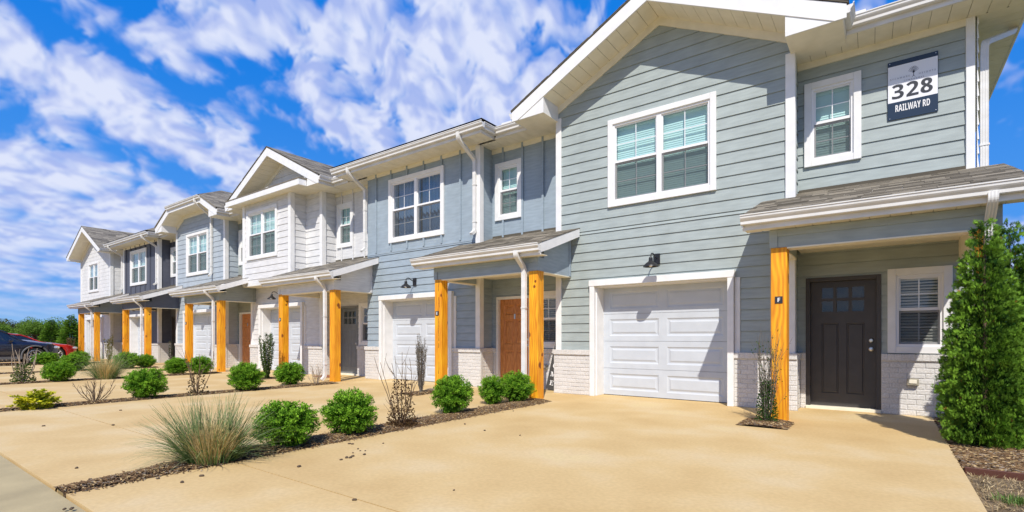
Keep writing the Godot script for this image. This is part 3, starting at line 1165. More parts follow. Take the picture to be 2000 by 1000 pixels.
	if d.get("end", "") == "right":
		bar(house, "corner_board", T, Vector3(Rr - 0.09, 0.887, -0.474), Vector3(Rr + 0.006, EAVE, -0.428))
		var side_r := Transform3D(Basis(Vector3(0, 0, -1), Vector3.UP, Vector3(1, 0, 0)), Vector3(Rr, 0, -0.475))
		brick_wall(house, 0.0, 10.3, side_r, false)
		lap_siding(house, M.trim, R(0.0, 0.887, 0.10, EAVE), 0.1985, Transform3D(side_r.basis, Vector3(Rr + 0.03, 0, -0.474)), [], true)
		lap_siding(house, d.low, R(0.10, 0.887, 10.3, EAVE), 0.1985, side_r, [], false)
	# brick wainscot
	brick_wall(house, L - 0.07, gar.position.x, I, single)
	brick_wall(house, gar.end.x, 0.07, I, single)
	brick_wall(house, 0.006, 0.42, Transform3D(side.basis, Vector3(0.005, 0, -0.02)), single)
	brick_wall(house, 0.06, 0.13, rec, single)
	brick_wall(house, 1.115, Rr - 0.0, rec, single)
	# openings
	var zw := 0.012
	if kind == "pent":
		zw = 0.512
	window_unit(house, win, zw, 2, d.get("blinds", "blind"))
	window_unit(house, small, -0.458, 1, "blind")
	window_unit(house, pwin, -0.458, 1, "blind", 0.1, "porch_window")
	entry_door(house, 0.13, d.door, -0.47)
	# upper eaves and roof
	upper_roof(house, d, kind, L, Rr, xc, hw, ht, single)
	porch(house, d, Rr, single)
	for p in d.get("spouts", []):
		downspout(house, p)
	return house

func frieze(house: Node, m: Material, a: Vector2, b: Vector2, h: float, z: float) -> void:
	var g := Geo.new()
	g.zprism(PackedVector2Array([a, b, b - Vector2(0, h), a - Vector2(0, h)]), z, z + 0.036)
	obj("frieze_board", g, m, house)

func upper_roof(house: Node, d: Dictionary, kind: String, L: float, Rr: float, xc: float, hw: float, ht: float, single: bool) -> void:
	var T: Material = M.trim
	var S: Material = M.soffit
	var roof := Geo.new()
	# main roof over the whole depth of the house
	var e0 := L
	var e1 := Rr
	var r0 := L
	var r1 := Rr
	if d.get("end", "") == "right":
		e1 = Rr + 0.57
		r1 = e1 - 5.6
	if d.get("end", "") == "left":
		e0 = L - 0.6
		r0 = e0 + 5.6
	var ye := 5.745
	var yr := 8.545
	for up in [0.0, 0.05]:
		roof.quad(Vector3(e0, ye + up + 0.2, -0.28), Vector3(e1, ye + up + 0.2, -0.28), Vector3(r1, yr + up, -5.48), Vector3(r0, yr + up, -5.48))
		roof.quad(Vector3(0.0, ye + up, 0.12), Vector3(e1, ye + up, 0.12), Vector3(e1, ye + up + 0.2, -0.28), Vector3(0.0, ye + up + 0.2, -0.28))
		roof.quad(Vector3(e1, ye + up, -11.08), Vector3(e0, ye + up, -11.08), Vector3(r0, yr + up, -5.48), Vector3(r1, yr + up, -5.48))
	if e1 > Rr:
		roof.tri(Vector3(e1, ye + 0.05, 0.12), Vector3(e1, ye + 0.05, -11.08), Vector3(r1, yr + 0.05, -5.48))
		soffit_run(house, Vector3(e1 - 0.03, EAVE, -0.47), Vector3(e1 - 0.03, EAVE, -11.0), Vector3(Rr, EAVE, -0.47), Vector3(Rr, EAVE, -11.0), single)
		bar(house, "fascia", S, Vector3(e1 - 0.03, EAVE - 0.01, -11.08), Vector3(e1, ye, 0.1))
		var ed := Geo.new()
		ed.box(Vector3(e1 - 0.01, ye, -11.08), Vector3(e1 + 0.02, ye + 0.03, 0.12))
		obj("drip_edge", ed, M.shingle4, house)
	if e0 < L:
		roof.tri(Vector3(e0, ye + 0.05, -11.08), Vector3(e0, ye + 0.05, 0.12), Vector3(r0, yr + 0.05, -5.48))
		bar(house, "fascia", S, Vector3(e0, EAVE - 0.01, -11.08), Vector3(e0 + 0.03, ye, 0.1))
	obj("main_roof", roof, M.shingle0, house)
	# eave over the set-back wall
	var gx0: float = d.eR - 0.02
	var gx1: float = d.nx
	gutter_x(house, gx0, gx1, 5.75, 0.1)
	bar(house, "fascia", M.gutter, Vector3(gx0 - 0.06, EAVE - 0.01, 0.07), Vector3(gx1, 5.75, 0.099), 0.003)
	soffit_run(house, Vector3(0.0, EAVE, 0.07), Vector3(e1 if e1 > Rr else Rr, EAVE, 0.07), Vector3(0.0, EAVE, -0.47), Vector3(e1 - 0.03 if e1 > Rr else Rr, EAVE, -0.47), single)
	frieze(house, S, Vector2(0, EAVE), Vector2(Rr, EAVE), 0.10, -0.47)
	bar(house, "kickout_flashing", T, Vector3(gx0 + 0.10, 5.752, 0.03), Vector3(gx0 + 0.36, 5.85, 0.10))
	if kind == "eave":
		var eL: float = d.eL
		var eR: float = d.eR
		gutter_x(house, eL, eR, 5.75, 0.575)
		gutter_z(house, 0.1, 0.576, 5.747, eR - 0.118, 1.0)
		gutter_z(house, 0.1, 0.576, 5.747, eL + 0.118, -1.0)
		bar(house, "fascia", M.gutter, Vector3(eL + 0.1, EAVE - 0.012, 0.545), Vector3(eR - 0.1, 5.75, 0.574), 0.003)
		bar(house, "fascia", M.gutter, Vector3(eR - 0.15, EAVE - 0.011, 0.07), Vector3(eR - 0.12, 5.748, 0.545), 0.003)
		bar(house, "fascia", M.gutter, Vector3(eL + 0.12, EAVE - 0.011, 0.07), Vector3(eL + 0.15, 5.748, 0.545), 0.003)
		soffit_run(house, Vector3(eL + 0.13, EAVE, 0.545), Vector3(eR - 0.13, EAVE, 0.545), Vector3(eL + 0.13, EAVE, 0.0), Vector3(eR - 0.13, EAVE, 0.0), single)
		var sp := Geo.new()
		sp.box(Vector3(0.0, EAVE + 0.001, 0.0), Vector3(eR - 0.13, EAVE + 0.012, 0.09))
		obj("soffit", sp, S, house)
		frieze(house, S, Vector2(L, EAVE), Vector2(0, EAVE), 0.085, 0.0)
		var b := Geo.new()
		for up in [0.0, 0.05]:
			b.quad(Vector3(eL, 5.745 + up, 0.68), Vector3(eR, 5.745 + up, 0.68), Vector3(eR - 2.4, 6.945 + up, -1.72), Vector3(eL + 2.4, 6.945 + up, -1.72))
		b.quad(Vector3(eR, 5.795, 0.68), Vector3(eR, 5.795, -0.1), Vector3(eR - 2.4, 6.995, -1.9), Vector3(eR - 2.4, 6.995, -1.72))
		b.quad(Vector3(eL, 5.795, -0.1), Vector3(eL, 5.795, 0.68), Vector3(eL + 2.4, 6.995, -1.72), Vector3(eL + 2.4, 6.995, -1.9))
		obj("bay_roof", b, M.shingle0, house)
		return
	# gabled bay: raked soffits, fascias and boxed returns
	var zf := 0.60
	var y_tip := PEAK - 0.5 * ht
	var clip := kind == "clip"
	var cx := 1.42                     # half width of the clipped top
	for s in [-1.0, 1.0]:
		var P := func(x: float, y: float) -> Vector2: return Vector2(xc + s * x, y)
		var x_in := cx if clip else 0.0
		var y_in := PEAK - 0.5 * x_in
		# rake fascia
		var fa := Geo.new()
		fa.zprism(PackedVector2Array([P.call(x_in, y_in), P.call(ht, y_tip), P.call(ht, EAVE - 0.012), P.call((PEAK - 0.26 - EAVE + 0.012) * 2.0, EAVE - 0.012), P.call(x_in, y_in - 0.26)]), zf - 0.03, zf)
		obj("rake_fascia", fa, T, house)
		# deck with shingle edge
		var dk := Geo.new()
		if clip:
			var e := Vector3(xc + s * (ht + 0.02), y_tip, 0)
			var pts := [Vector3(e.x, e.y, zf + 0.03), Vector3(xc + s * cx, y_in, zf + 0.03), Vector3(xc, PEAK, -0.82), Vector3(xc, PEAK, -3.6), Vector3(e.x, e.y, -3.6)]
			for up in [0.0, 0.045]:
				var o := Vector3(0, up, 0)
				dk.qout(pts[0] + o, pts[1] + o, pts[2] + o, pts[2] + o, Vector3(xc, 0, 0))
				dk.qout(pts[0] + o, pts[2] + o, pts[3] + o, pts[4] + o, Vector3(xc, 0, 0))
			dk.quad(pts[0], pts[1], pts[1] + Vector3(0, 0.045, 0), pts[0] + Vector3(0, 0.045, 0))
			obj("roof_deck", dk, M.shingle0, house)
			var rows := Geo.new()
			shingles(house, Vector3(e.x, e.y + 0.045, (zf + 0.02) if s > 0 else -3.4), Vector3(e.x, e.y + 0.045, -3.4 if s > 0 else zf + 0.02), Vector3(xc + s * cx, y_in + 0.045, (zf + 0.02) if s > 0 else -3.4), Vector3(xc + s * cx, y_in + 0.045, -3.4 if s > 0 else zf + 0.02), false)
			shingles(house, Vector3(xc + s * cx, y_in + 0.045, zf if s > 0 else -3.4), Vector3(xc + s * cx, y_in + 0.045, -3.4 if s > 0 else zf), Vector3(xc, PEAK + 0.045, -0.82 if s > 0 else -3.4), Vector3(xc, PEAK + 0.045, -3.4 if s > 0 else -0.82), false)
		else:
			dk.zprism(PackedVector2Array([P.call(0, PEAK + 0.012), P.call(ht + 0.02, y_tip), P.call(ht + 0.02, y_tip + 0.028), P.call(0, PEAK + 0.04)]), -3.6, zf + 0.012)
			obj("roof_deck", dk, M.shingle4, house)
			var a := Vector3(xc + s * (ht + 0.025), y_tip + 0.028, zf + 0.018)
			var b := Vector3(a.x, a.y, -3.4)
			var a2 := Vector3(xc, PEAK + 0.04, zf + 0.018)
			var b2 := Vector3(xc, PEAK + 0.04, -3.4)
			if s > 0.0:
				shingles(house, a, b, a2, b2, false)
			else:
				shingles(house, b, a, b2, a2, false)
		# raked soffit from the box up
		var x_box := hw - 0.02
		var ys := PEAK - 0.262
		var low := Vector3(xc + s * x_box, ys - 0.5 * x_box, zf - 0.03)
		var hi := Vector3(xc + s * x_in, ys - 0.5 * x_in, zf - 0.03)
		soffit_run(house, low, hi, Vector3(low.x, low.y, 0.0), Vector3(hi.x, hi.y, 0.0), single)
		frieze(house, S, Vector2(xc + s * x_in, ys - 0.5 * x_in), Vector2(xc + s * (hw - 0.0), ys - 0.5 * hw), 0.14, 0.0)
		# boxed return
		var bx := Geo.new()
		bx.zprism(PackedVector2Array([P.call(x_box, EAVE - 0.01), P.call((ys - EAVE) * 2.0 + 0.02, EAVE - 0.01), P.call(x_box, ys - 0.5 * x_box + 0.05)]), 0.0, zf - 0.012)
		obj("eave_return", bx, T, house)
		var sf := Geo.new()
		var xa: float = xc + s * (x_box - 0.002)
		var xb: float = xc + s * (ht - 0.05)
		sf.box(Vector3(minf(xa, xb), EAVE - 0.014, -0.2), Vector3(maxf(xa, xb), EAVE - 0.0102, zf - 0.032))
		obj("soffit", sf, S, house)
		var xf0: float = xc + s * (ht - 0.06)
		bar(house, "fascia", M.gutter, Vector3(minf(xf0, xf0 + s * 0.03), EAVE - 0.013, 0.0), Vector3(maxf(xf0, xf0 + s * 0.03), y_tip, zf - 0.031), 0.003)
		gutter_z(house, 0.1, zf - 0.01, y_tip + 0.0, xf0 + s * 0.031, s)
		if s < 0.0:
			bar(house, "kickout_flashing", T, Vector3(xf0 - 0.42, 5.752, 0.03), Vector3(xf0 - 0.16, 5.85, 0.10))
	if clip:
		var yi := PEAK - 0.5 * cx
		var c := Geo.new()
		for up in [0.0, 0.045]:
			c.tri(Vector3(xc - cx - 0.06, yi + up - 0.02, zf + 0.06), Vector3(xc + cx + 0.06, yi + up - 0.02, zf + 0.06), Vector3(xc, PEAK + up, -0.82))
		obj("clipped_roof", c, M.shingle0, house)
		bar(house, "fascia", T, Vector3(xc - cx, yi - 0.262, zf - 0.031), Vector3(xc + cx, yi - 0.02, zf - 0.001), 0.003)
		gutter_x(house, xc - cx - 0.12, xc + cx + 0.12, yi - 0.005, zf)
		soffit_run(house, Vector3(xc - cx, yi - 0.262, zf - 0.03), Vector3(xc + cx, yi - 0.262, zf - 0.03), Vector3(xc - cx, yi - 0.262, 0.0), Vector3(xc + cx, yi - 0.262, 0.0), single)
		frieze(house, S, Vector2(xc - cx, yi - 0.262), Vector2(xc + cx, yi - 0.262), 0.14, 0.0)
	if kind == "pent":
		# upper room pushed out over the garage, with a skirt roof under the gable
		var b0: float = d.box0
		var b1: float = d.box1
		var win: Rect2 = d.win
		var yb := 2.85
		var g := Geo.new()
		wall_boxes(g, R(b0, yb, b1, EAVE), 0.34, 0.5, [win.grow(-0.1)])
		g.box(Vector3(b0, yb, 0.0), Vector3(b0 + 0.15, EAVE, 0.34))
		g.box(Vector3(b1 - 0.15, yb, 0.0), Vector3(b1, EAVE, 0.34))
		g.box(Vector3(b0 + 0.15, yb, 0.0), Vector3(b1 - 0.15, yb + 0.1, 0.34))
		obj("oriel_wall", g, d.up, house)
		bar(house, "oriel_soffit", S, Vector3(b0 - 0.02, yb - 0.02, 0.0), Vector3(b1 + 0.02, yb - 0.001, 0.53))
		lap_siding(house, d.up, R(b0, yb, b1, EAVE), 0.1985, Transform3D(Basis(), Vector3(0, 0, 0.5)), [win.grow(-0.03)], single)
		var sd := Transform3D(Basis(Vector3(0, 0, -1), Vector3.UP, Vector3(1, 0, 0)), Vector3(b1, 0, 0.5))
		lap_siding(house, d.up, R(0.0, yb, 0.5, EAVE), 0.1985, sd, [], single)
		var sl := Transform3D(Basis(Vector3(0, 0, 1), Vector3.UP, Vector3(-1, 0, 0)), Vector3(b0, 0, 0.0))
		lap_siding(house, d.up, R(0.0, yb, 0.5, EAVE), 0.1985, sl, [], false)
		bar(house, "corner_board", T, Vector3(b1 - 0.1, yb - 0.001, 0.496), Vector3(b1 + 0.04, EAVE, 0.542))
		bar(house, "corner_board", T, Vector3(b1, yb - 0.001, 0.4), Vector3(b1 + 0.04, EAVE, 0.496))
		bar(house, "corner_board", T, Vector3(b0 - 0.04, yb - 0.001, 0.4), Vector3(b0 + 0.1, EAVE, 0.542))
		var p0: float = xc - hw - 0.12
		var p1: float = xc + hw + 0.12
		bar(house, "pent_fascia", T, Vector3(p0, EAVE - 0.015, 0.82), Vector3(p1, 5.72, 0.85))
		bar(house, "pent_fascia", T, Vector3(p1 - 0.03, EAVE - 0.014, 0.603), Vector3(p1, 5.719, 0.82))
		soffit_run(house, Vector3(p0, EAVE, 0.82), Vector3(p1, EAVE, 0.82), Vector3(p0, EAVE, 0.0), Vector3(p1, EAVE, 0.0), false)
		var pt := Geo.new()
		pt.xprism(PackedVector2Array([Vector2(0.86, 5.72), Vector2(0.86, 5.75), Vector2(0.03, 5.86), Vector2(0.03, 5.72)]), p0 - 0.01, p1 + 0.01)
		obj("pent_roof", pt, M.shingle0, house)
		bar(house, "flashing", T, Vector3(xc - 0.05, 5.82, 0.5), Vector3(xc + 0.12, 5.90, 0.62))

func porch(house: Node, d: Dictionary, Rr: float, single: bool) -> void:
	var T: Material = M.trim
	var S: Material = M.soffit
	var B: Material = d.beam
	var pl: float = d.pl
	var pr: float = d.pr
	var gl: float = d.gl
	var gr: float = d.gr
	var zt := 0.03 if d.get("end", "") != "right" else -0.44
	pillar(house, pl, M["cedar%d" % (d.n % 3)], d.n)
	pillar(house, pr, M["cedar%d" % ((d.n + 1) % 3)], d.n + 2)
	# beam with cap board, end stile and a pale underside
	bar(house, "beam", B, Vector3(pl - 0.006, 2.362, 1.015), Vector3(pr + 0.206, 2.61, 1.215), 0.003)
	bar(house, "beam_trim", B, Vector3(pl + 0.085, 2.515, 1.216), Vector3(pr + 0.11, 2.608, 1.232), 0.003)
	bar(house, "beam_trim", B, Vector3(pl - 0.012, 2.364, 1.216), Vector3(pl + 0.085, 2.608, 1.234), 0.003)
	bar(house, "beam_trim", B, Vector3(pr + 0.11, 2.364, 1.216), Vector3(pr + 0.212, 2.608, 1.234), 0.003)
	bar(house, "beam_underside", S, Vector3(pl + 0.2, 2.34, 1.012), Vector3(pr, 2.3615, 1.224), 0.003)
	# side beams and the panels that close the ends up to the roof
	var roof_y := func(z: float) -> float: return 2.80 + (1.50 - z) * 0.345
	for s in 2:
		var x0: float = pl + 0.01 if s == 0 else pr + 0.03
		var x1: float = pl + 0.17 if s == 0 else pr + 0.2
		var zb := 0.0 if s == 0 or d.get("end", "") != "right" else -0.47
		var g := Geo.new()
		g.xprism(PackedVector2Array([Vector2(1.014, 2.362), Vector2(1.014, roof_y.call(1.014) - 0.075), Vector2(zb, roof_y.call(zb) - 0.075), Vector2(zb, 2.362)]), x0, x1)
		obj("end_panel", g, B, house)
		bar(house, "beam_underside", S, Vector3(x0, 2.34, zb + 0.025), Vector3(x1, 2.3615, 1.011), 0.003)
	bar(house, "panel_trim", B, Vector3(pr + 0.201, 2.364, 0.03), Vector3(pr + 0.216, 3.15, 0.1), 0.003)
	if d.get("end", "") == "right":
		bar(house, "side_beam_box", S, Vector3(pr - 0.01, 2.22, -0.46), Vector3(pr + 0.028, 2.50, 1.0), 0.003)
	var ce := Geo.new()
	ce.box(Vector3(pl + 0.17, 2.50, -0.46), Vector3(pr + 0.03, 2.52, 1.012))
	obj("porch_ceiling", ce, S, house)
	# roof
	var dk := Geo.new()
	dk.xprism(PackedVector2Array([Vector2(1.50, 2.725), Vector2(1.50, 2.795), Vector2(-0.45, roof_y.call(-0.45) - 0.005), Vector2(-0.45, roof_y.call(-0.45) - 0.075)]), gl + 0.03, gr - 0.03)
	obj("porch_roof_deck", dk, T, house)
	shingles(house, Vector3(gl + 0.005, 2.786, 1.535), Vector3(gr - 0.005, 2.786, 1.535), Vector3(gl + 0.005, roof_y.call(-0.452), -0.452), Vector3(gr - 0.005, roof_y.call(-0.452), -0.452), d.get("tiles", false))
	var fl := Geo.new()
	fl.box(Vector3(0.034, roof_y.call(-0.45) - 0.05, -0.446), Vector3(Rr, roof_y.call(-0.45) + 0.045, -0.432))
	obj("flashing", fl, M.shingle4, house)
	gutter_x(house, gl, gr, 2.795, 1.452)
	bar(house, "fascia", M.gutter, Vector3(gl + 0.01, 2.60, 1.42), Vector3(gr - 0.01, 2.79, 1.451), 0.003)
	soffit_run(house, Vector3(gl + 0.02, 2.612, 1.42), Vector3(gr - 0.02, 2.612, 1.42), Vector3(gl + 0.02, 2.612, 1.2), Vector3(gr - 0.02, 2.612, 1.2), single)
	for s in 2:
		var x0: float = gl + 0.008 if s == 0 else gr - 0.03
		var g := Geo.new()
		g.xprism(PackedVector2Array([Vector2(1.49, 2.785), Vector2(1.49, 2.63), Vector2(1.2, 2.72), Vector2(zt, roof_y.call(zt) - 0.165), Vector2(zt, roof_y.call(zt) - 0.012)]), x0, x0 + 0.022)
		obj("rake_fascia", g, T, house)
	var xs: float = d.ds
	downspout(house, [Vector3(xs, 2.70, 1.512), Vector3(xs, 2.62, 1.512), Vector3(xs, 2.42, 1.262), Vector3(xs, 2.2, 1.258), Vector3(xs, 0.13, 1.258), Vector3(xs, 0.04, 1.36)])


# ---------------------------------------------------------------- small things on the walls
func wall_lamp(x: float, label: String) -> void:
	var t := thing("wall_lamp", label, "lamp", Vector3(x, 2.38, 0.022), "gooseneck lamps over the garage doors")
	bar(t, "back_plate", M.black_metal, Vector3(-0.06, 0.07, 0.0), Vector3(0.06, 0.27, 0.022), 0.006)
	var a := Geo.new()
	a.tube(bend([Vector3(0, 0.19, 0.02), Vector3(0, 0.19, 0.10), Vector3(0, 0.255, 0.19), Vector3(0, 0.235, 0.285), Vector3(0, 0.15, 0.30)]), 0.011, 0.011, 8)
	obj("arm", a, M.black_metal, t)
	var s := Geo.new()
	s.lathe(PackedVector2Array([Vector2(0.0, 0.175), Vector2(0.024, 0.172), Vector2(0.034, 0.15), Vector2(0.036, 0.105), Vector2(0.055, 0.085), Vector2(0.095, 0.055), Vector2(0.128, 0.018), Vector2(0.136, 0.0), Vector2(0.132, 0.0), Vector2(0.09, 0.05), Vector2(0.03, 0.08), Vector2(0.0, 0.082)]), Vector3(0, 0, 0.30), Vector3.UP, 28)
	obj("shade", s, M.black_metal, t)
	var b := Geo.new()
	b.lathe(PackedVector2Array([Vector2(0, 0.0), Vector2(0.02, 0.006), Vector2(0.03, 0.026), Vector2(0.026, 0.05), Vector2(0.014, 0.075), Vector2(0, 0.08)]), Vector3(0, -0.006, 0.30), Vector3.UP, 14)
	obj("bulb", b, M.bulb, t)

func lettering(parent: Node, words: String, height: float, at: Vector3, m: Material, weight := 400, face := "Droid Sans", track := 0.0, wide := 1.0) -> MeshInstance3D:
	var t := TextMesh.new()
	var f := SystemFont.new()
	f.font_names = PackedStringArray([face])
	f.font_weight = weight
	t.font = f
	t.text = words
	t.font_size = 64
	t.pixel_size = height / 46.0
	t.depth = 0.003
	t.curve_step = 1.0
	if track > 0.0:
		var fv := FontVariation.new()
		fv.base_font = f
		fv.spacing_glyph = int(track)
		t.font = fv
	var o := obj("lettering", t, m, parent, at)
	o.scale = Vector3(wide, 1, 1)
	return o

func post_plaque(x: float, letter: String, label: String) -> void:
	var t := thing("letter_plaque", label, "sign", Vector3(x, 1.60, 1.221), "house letter plaques on the cedar posts")
	bar(t, "plate", M.ink, Vector3(-0.047, 0.0, 0.0), Vector3(0.047, 0.095, 0.008), 0.002)
	lettering(t, letter, 0.056, Vector3(0.0, 0.047, 0.0095), M.letter_white, 700)

func address_sign() -> void:
	var t := thing("address_sign", "navy and white board lettered 328 RAILWAY RD on the upper grey wall", "sign", Vector3(0.018, 4.352, -0.447))
	var w := 0.577
	var h := 0.862
	bar(t, "board", M.navy, Vector3(0, 0, 0), Vector3(w, h, 0.012), 0.002)
	bar(t, "white_field", M.sign_white, Vector3(0.004, 0.255, 0.012), Vector3(w - 0.004, 0.79, 0.0138), 0.0)
	lettering(t, "328", 0.205, Vector3(w * 0.5, 0.40, 0.0155), M.ink, 700, "Droid Sans", 2.0, 1.0)
	lettering(t, "RAILWAY RD", 0.098, Vector3(w * 0.50, 0.158, 0.0135), M.letter_white, 700, "Droid Sans", 0.0, 0.50)
	lettering(t, "SYCAMORE", 0.024, Vector3(w * 0.25, 0.60, 0.015), M.sign_grey, 400, "Droid Sans", 18.0)
	lettering(t, "HEIGHTS", 0.024, Vector3(w * 0.79, 0.60, 0.015), M.sign_grey, 400, "Droid Sans", 18.0)
	lettering(t, "TOWNHOMES", 0.019, Vector3(w * 0.53, 0.545, 0.015), M.sign_grey, 400, "Droid Sans", 20.0)
	var e := Geo.new()
	var c := Vector3(w * 0.525, 0.59, 0.0146)
	e.tube([c, c + Vector3(0.0, 0.06, 0)], 0.004, 0.0025, 5)
	for k in 9:
		var a := lerpf(-1.35, 1.35, k / 8.0)
		var b0 := c + Vector3(0, 0.035 + 0.016 * cos(a), 0)
		var b1 := b0 + Vector3(sin(a) * 0.055, 0.03 + cos(a) * 0.05, 0)
		e.tube([b0, b0.lerp(b1, 0.5) + Vector3(0, 0.006, 0), b1], 0.0022, 0.0012, 4)
		for s in [-0.35, 0.35]:
			e.tube([b0.lerp(b1, 0.6), b1 + Vector3(sin(a + s) * 0.016 - sin(a) * 0.01, 0.01, 0)], 0.0014, 0.0009, 4)
	for s in [-1.0, 1.0]:
		e.tube([c, c + Vector3(s * 0.022, -0.022, 0)], 0.003, 0.0012, 4)
	obj("tree_emblem", e, M.ink, t)
	for p in [Vector2(0.025, 0.025), Vector2(w - 0.025, 0.025), Vector2(0.025, h - 0.025), Vector2(w - 0.025, h - 0.025)]:
		var s := Geo.new()
		s.lathe(PackedVector2Array([Vector2(0.007, 0), Vector2(0.006, 0.003), Vector2(0, 0.004)]), Vector3(p.x, p.y, 0.0121), Vector3(0, 0, 1), 10)
		obj("screw", s, M.nickel, t)

func outlet_box(x: float, label: String) -> void:
	var t := thing("outlet_box", label, "outlet", Vector3(x, 0.44, -0.405))
	bar(t, "cover", M.plastic_tan, Vector3(-0.07, 0, 0), Vector3(0.07, 0.10, 0.055), 0.01)
	bar(t, "flap", M.soffit, Vector3(-0.045, 0.03, 0.056), Vector3(0.045, 0.085, 0.066), 0.006)

func welcome_board() -> void:
	var t := thing("welcome_board", "tall dark board with white letters leaning beside the brown door", "sign", Vector3(-5.79, 0.0, -0.27))
	t.rotation = Vector3(-0.03, 0.25, -0.205)
	bar(t, "board", M.slate_board, Vector3(-0.105, 0.02, -0.012), Vector3(0.105, 1.42, 0.012), 0.003)
	var w := "WELCOME"
	for i in 7:
		lettering(t, w[i], 0.10, Vector3(0.0, 1.29 - i * 0.187, 0.0142), M.letter_white, 700, "Droid Serif")

# ---------------------------------------------------------------- plants
func leaf(g: Geo, at: Vector3, along: Vector3, up: Vector3, len: float, wid: float) -> void:
	var s := along.cross(up).normalized()
	var u := s.cross(along).normalized()
	var m := at + along * len * 0.5
	var l := m + s * wid * 0.5 + u * wid * 0.18
	var r := m - s * wid * 0.5 + u * wid * 0.18
	var tip := at + along * len - u * wid * 0.15
	g.tri(at, tip, l)
	g.tri(at, r, tip)

func mixc(a: Color, b: Color, t: float) -> Color:
	return a.lerp(b, clampf(t, 0.0, 1.0))

func boxwood_mesh(seed_: int, n: int, old: Color, young: Color, len: float) -> Array:
	rng.seed = seed_
	noise.seed = seed_
	noise.frequency = 1.0
	var g := Geo.new()
	var sprigs := int(n / 26.0)
	for i in sprigs:
		var dir := rdir()
		var lump := 1.0 + 0.22 * noise.get_noise_3dv(dir * 1.7) + rnd(-0.06, 0.06)
		if rng.randf() < 0.06:
			lump += rnd(0.04, 0.12)
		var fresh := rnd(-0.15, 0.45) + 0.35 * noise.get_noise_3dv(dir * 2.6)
		var lean := (dir + rdir() * 0.35 + Vector3(0, 0.25, 0)).normalized()
		for k in 34:
			var deep := k < 8
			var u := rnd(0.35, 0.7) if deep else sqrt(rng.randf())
			var p := dir * lump * (u if deep else lerpf(0.62, 1.0, u)) + lean * (0.0 if deep else 0.10 * u) + rdir() * (0.16 if deep else lerpf(0.14, 0.065, u))
			if p.y < -0.5:                      # narrower towards the stems
				var sq := 1.0 - 0.75 * (-p.y - 0.5)
				p.x *= sq
				p.z *= sq
			p = p * 0.5 + Vector3(0, 0.53, 0)
			if p.y < 0.03:
				continue
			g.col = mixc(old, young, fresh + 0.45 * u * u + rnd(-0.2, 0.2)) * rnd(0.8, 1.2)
			var big := 1.9 if deep else 1.0
			leaf(g, p, (lean + rdir() * 0.85).normalized(), (dir + rdir() * 0.6).normalized(), len * big * rnd(0.7, 1.25), len * big * rnd(0.45, 0.6))
	var s := Geo.new()
	for i in 9:
		var a := TAU * i / 9.0 + rnd(-0.3, 0.3)
		var o := Vector3(cos(a), 0, sin(a))
		s.tube([o * 0.03 + Vector3(0, -0.03, 0), o * 0.10 + Vector3(0, 0.14, 0), o * rnd(0.2, 0.3) + Vector3(0, rnd(0.3, 0.6), 0)], 0.014, 0.005, 5)
	return [g.mesh(), s.mesh()]

func shrub(called: String, meshes: Array, label: String, category: String, group: String, at: Vector3, w: float, h: float, turn: float) -> void:
	var t := thing(called, label, category, at, group)
	t.rotation.y = turn
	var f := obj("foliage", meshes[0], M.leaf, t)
	var s := obj("stems", meshes[1], M.bark, t)
	f.scale = Vector3(w, h, w)
	s.scale = Vector3(w, h, w)

func grass_clump(label: String, at: Vector3, w: float, h: float, n: int, seed_: int) -> void:
	rng.seed = seed_
	var t := thing("ornamental_grass", label, "grass clump", at)
	var parts := [Geo.new(), Geo.new()]
	for i in n:
		var dry := rng.randf() < 0.42
		var a := rnd(0, TAU)
		if not dry and cos(a - 0.35) > 0.62 and rng.randf() < 0.8:
			dry = true
		var lean := rnd(0.0, 0.6) if dry else pow(rng.randf(), 0.9) * 1.0
		var o := Vector3(cos(a), 0, sin(a))
		var base := o * (rnd(0.0, 0.17) if dry else rnd(0.08, 0.22)) * w + Vector3(0, -0.01, 0)
		var len := h * (rnd(0.45, 0.80) if dry else rnd(0.65, 1.30))
		var d := (Vector3.UP * cos(lean) + o * sin(lean)).normalized()
		var droop := rnd(0.25, 0.95) * (0.7 + lean)
		var swirl := o.cross(Vector3.UP) * rnd(-0.35, 0.35)
		var g: Geo = parts[1 if dry else 0]
		var wid := rnd(0.003, 0.0052)
		var tone := rnd(0.75, 1.25)
		var c0 := Color(0.66, 0.50, 0.22) * tone if dry else mixc(Color(0.055, 0.12, 0.025), Color(0.17, 0.27, 0.085), rng.randf()) * tone
		var c1 := c0.lerp(Color(0.36, 0.31, 0.17), 0.35)
		var seg := 5
		var p := base
		var side := d.cross(Vector3.UP + rdir() * 0.4).normalized()
		for k in seg:
			var q := p + d * len / seg
			if q.y < 0.01:
				q.y = 0.012
			var w0 := wid * (1.0 - 0.75 * k / seg)
			var w1 := wid * (1.0 - 0.75 * (k + 1) / seg)
			g.col = c0.lerp(c1, k / float(seg))
			g.tri(p - side * w0, p + side * w0, q + side * w1)
			g.tri(p - side * w0, q + side * w1, q - side * w1)
			p = q
			d = (d + (Vector3.DOWN * droop + swirl) * 0.20).normalized()
	obj("green_blades", parts[0], M.blade, t)
	obj("dry_blades", parts[1], M.blade, t)

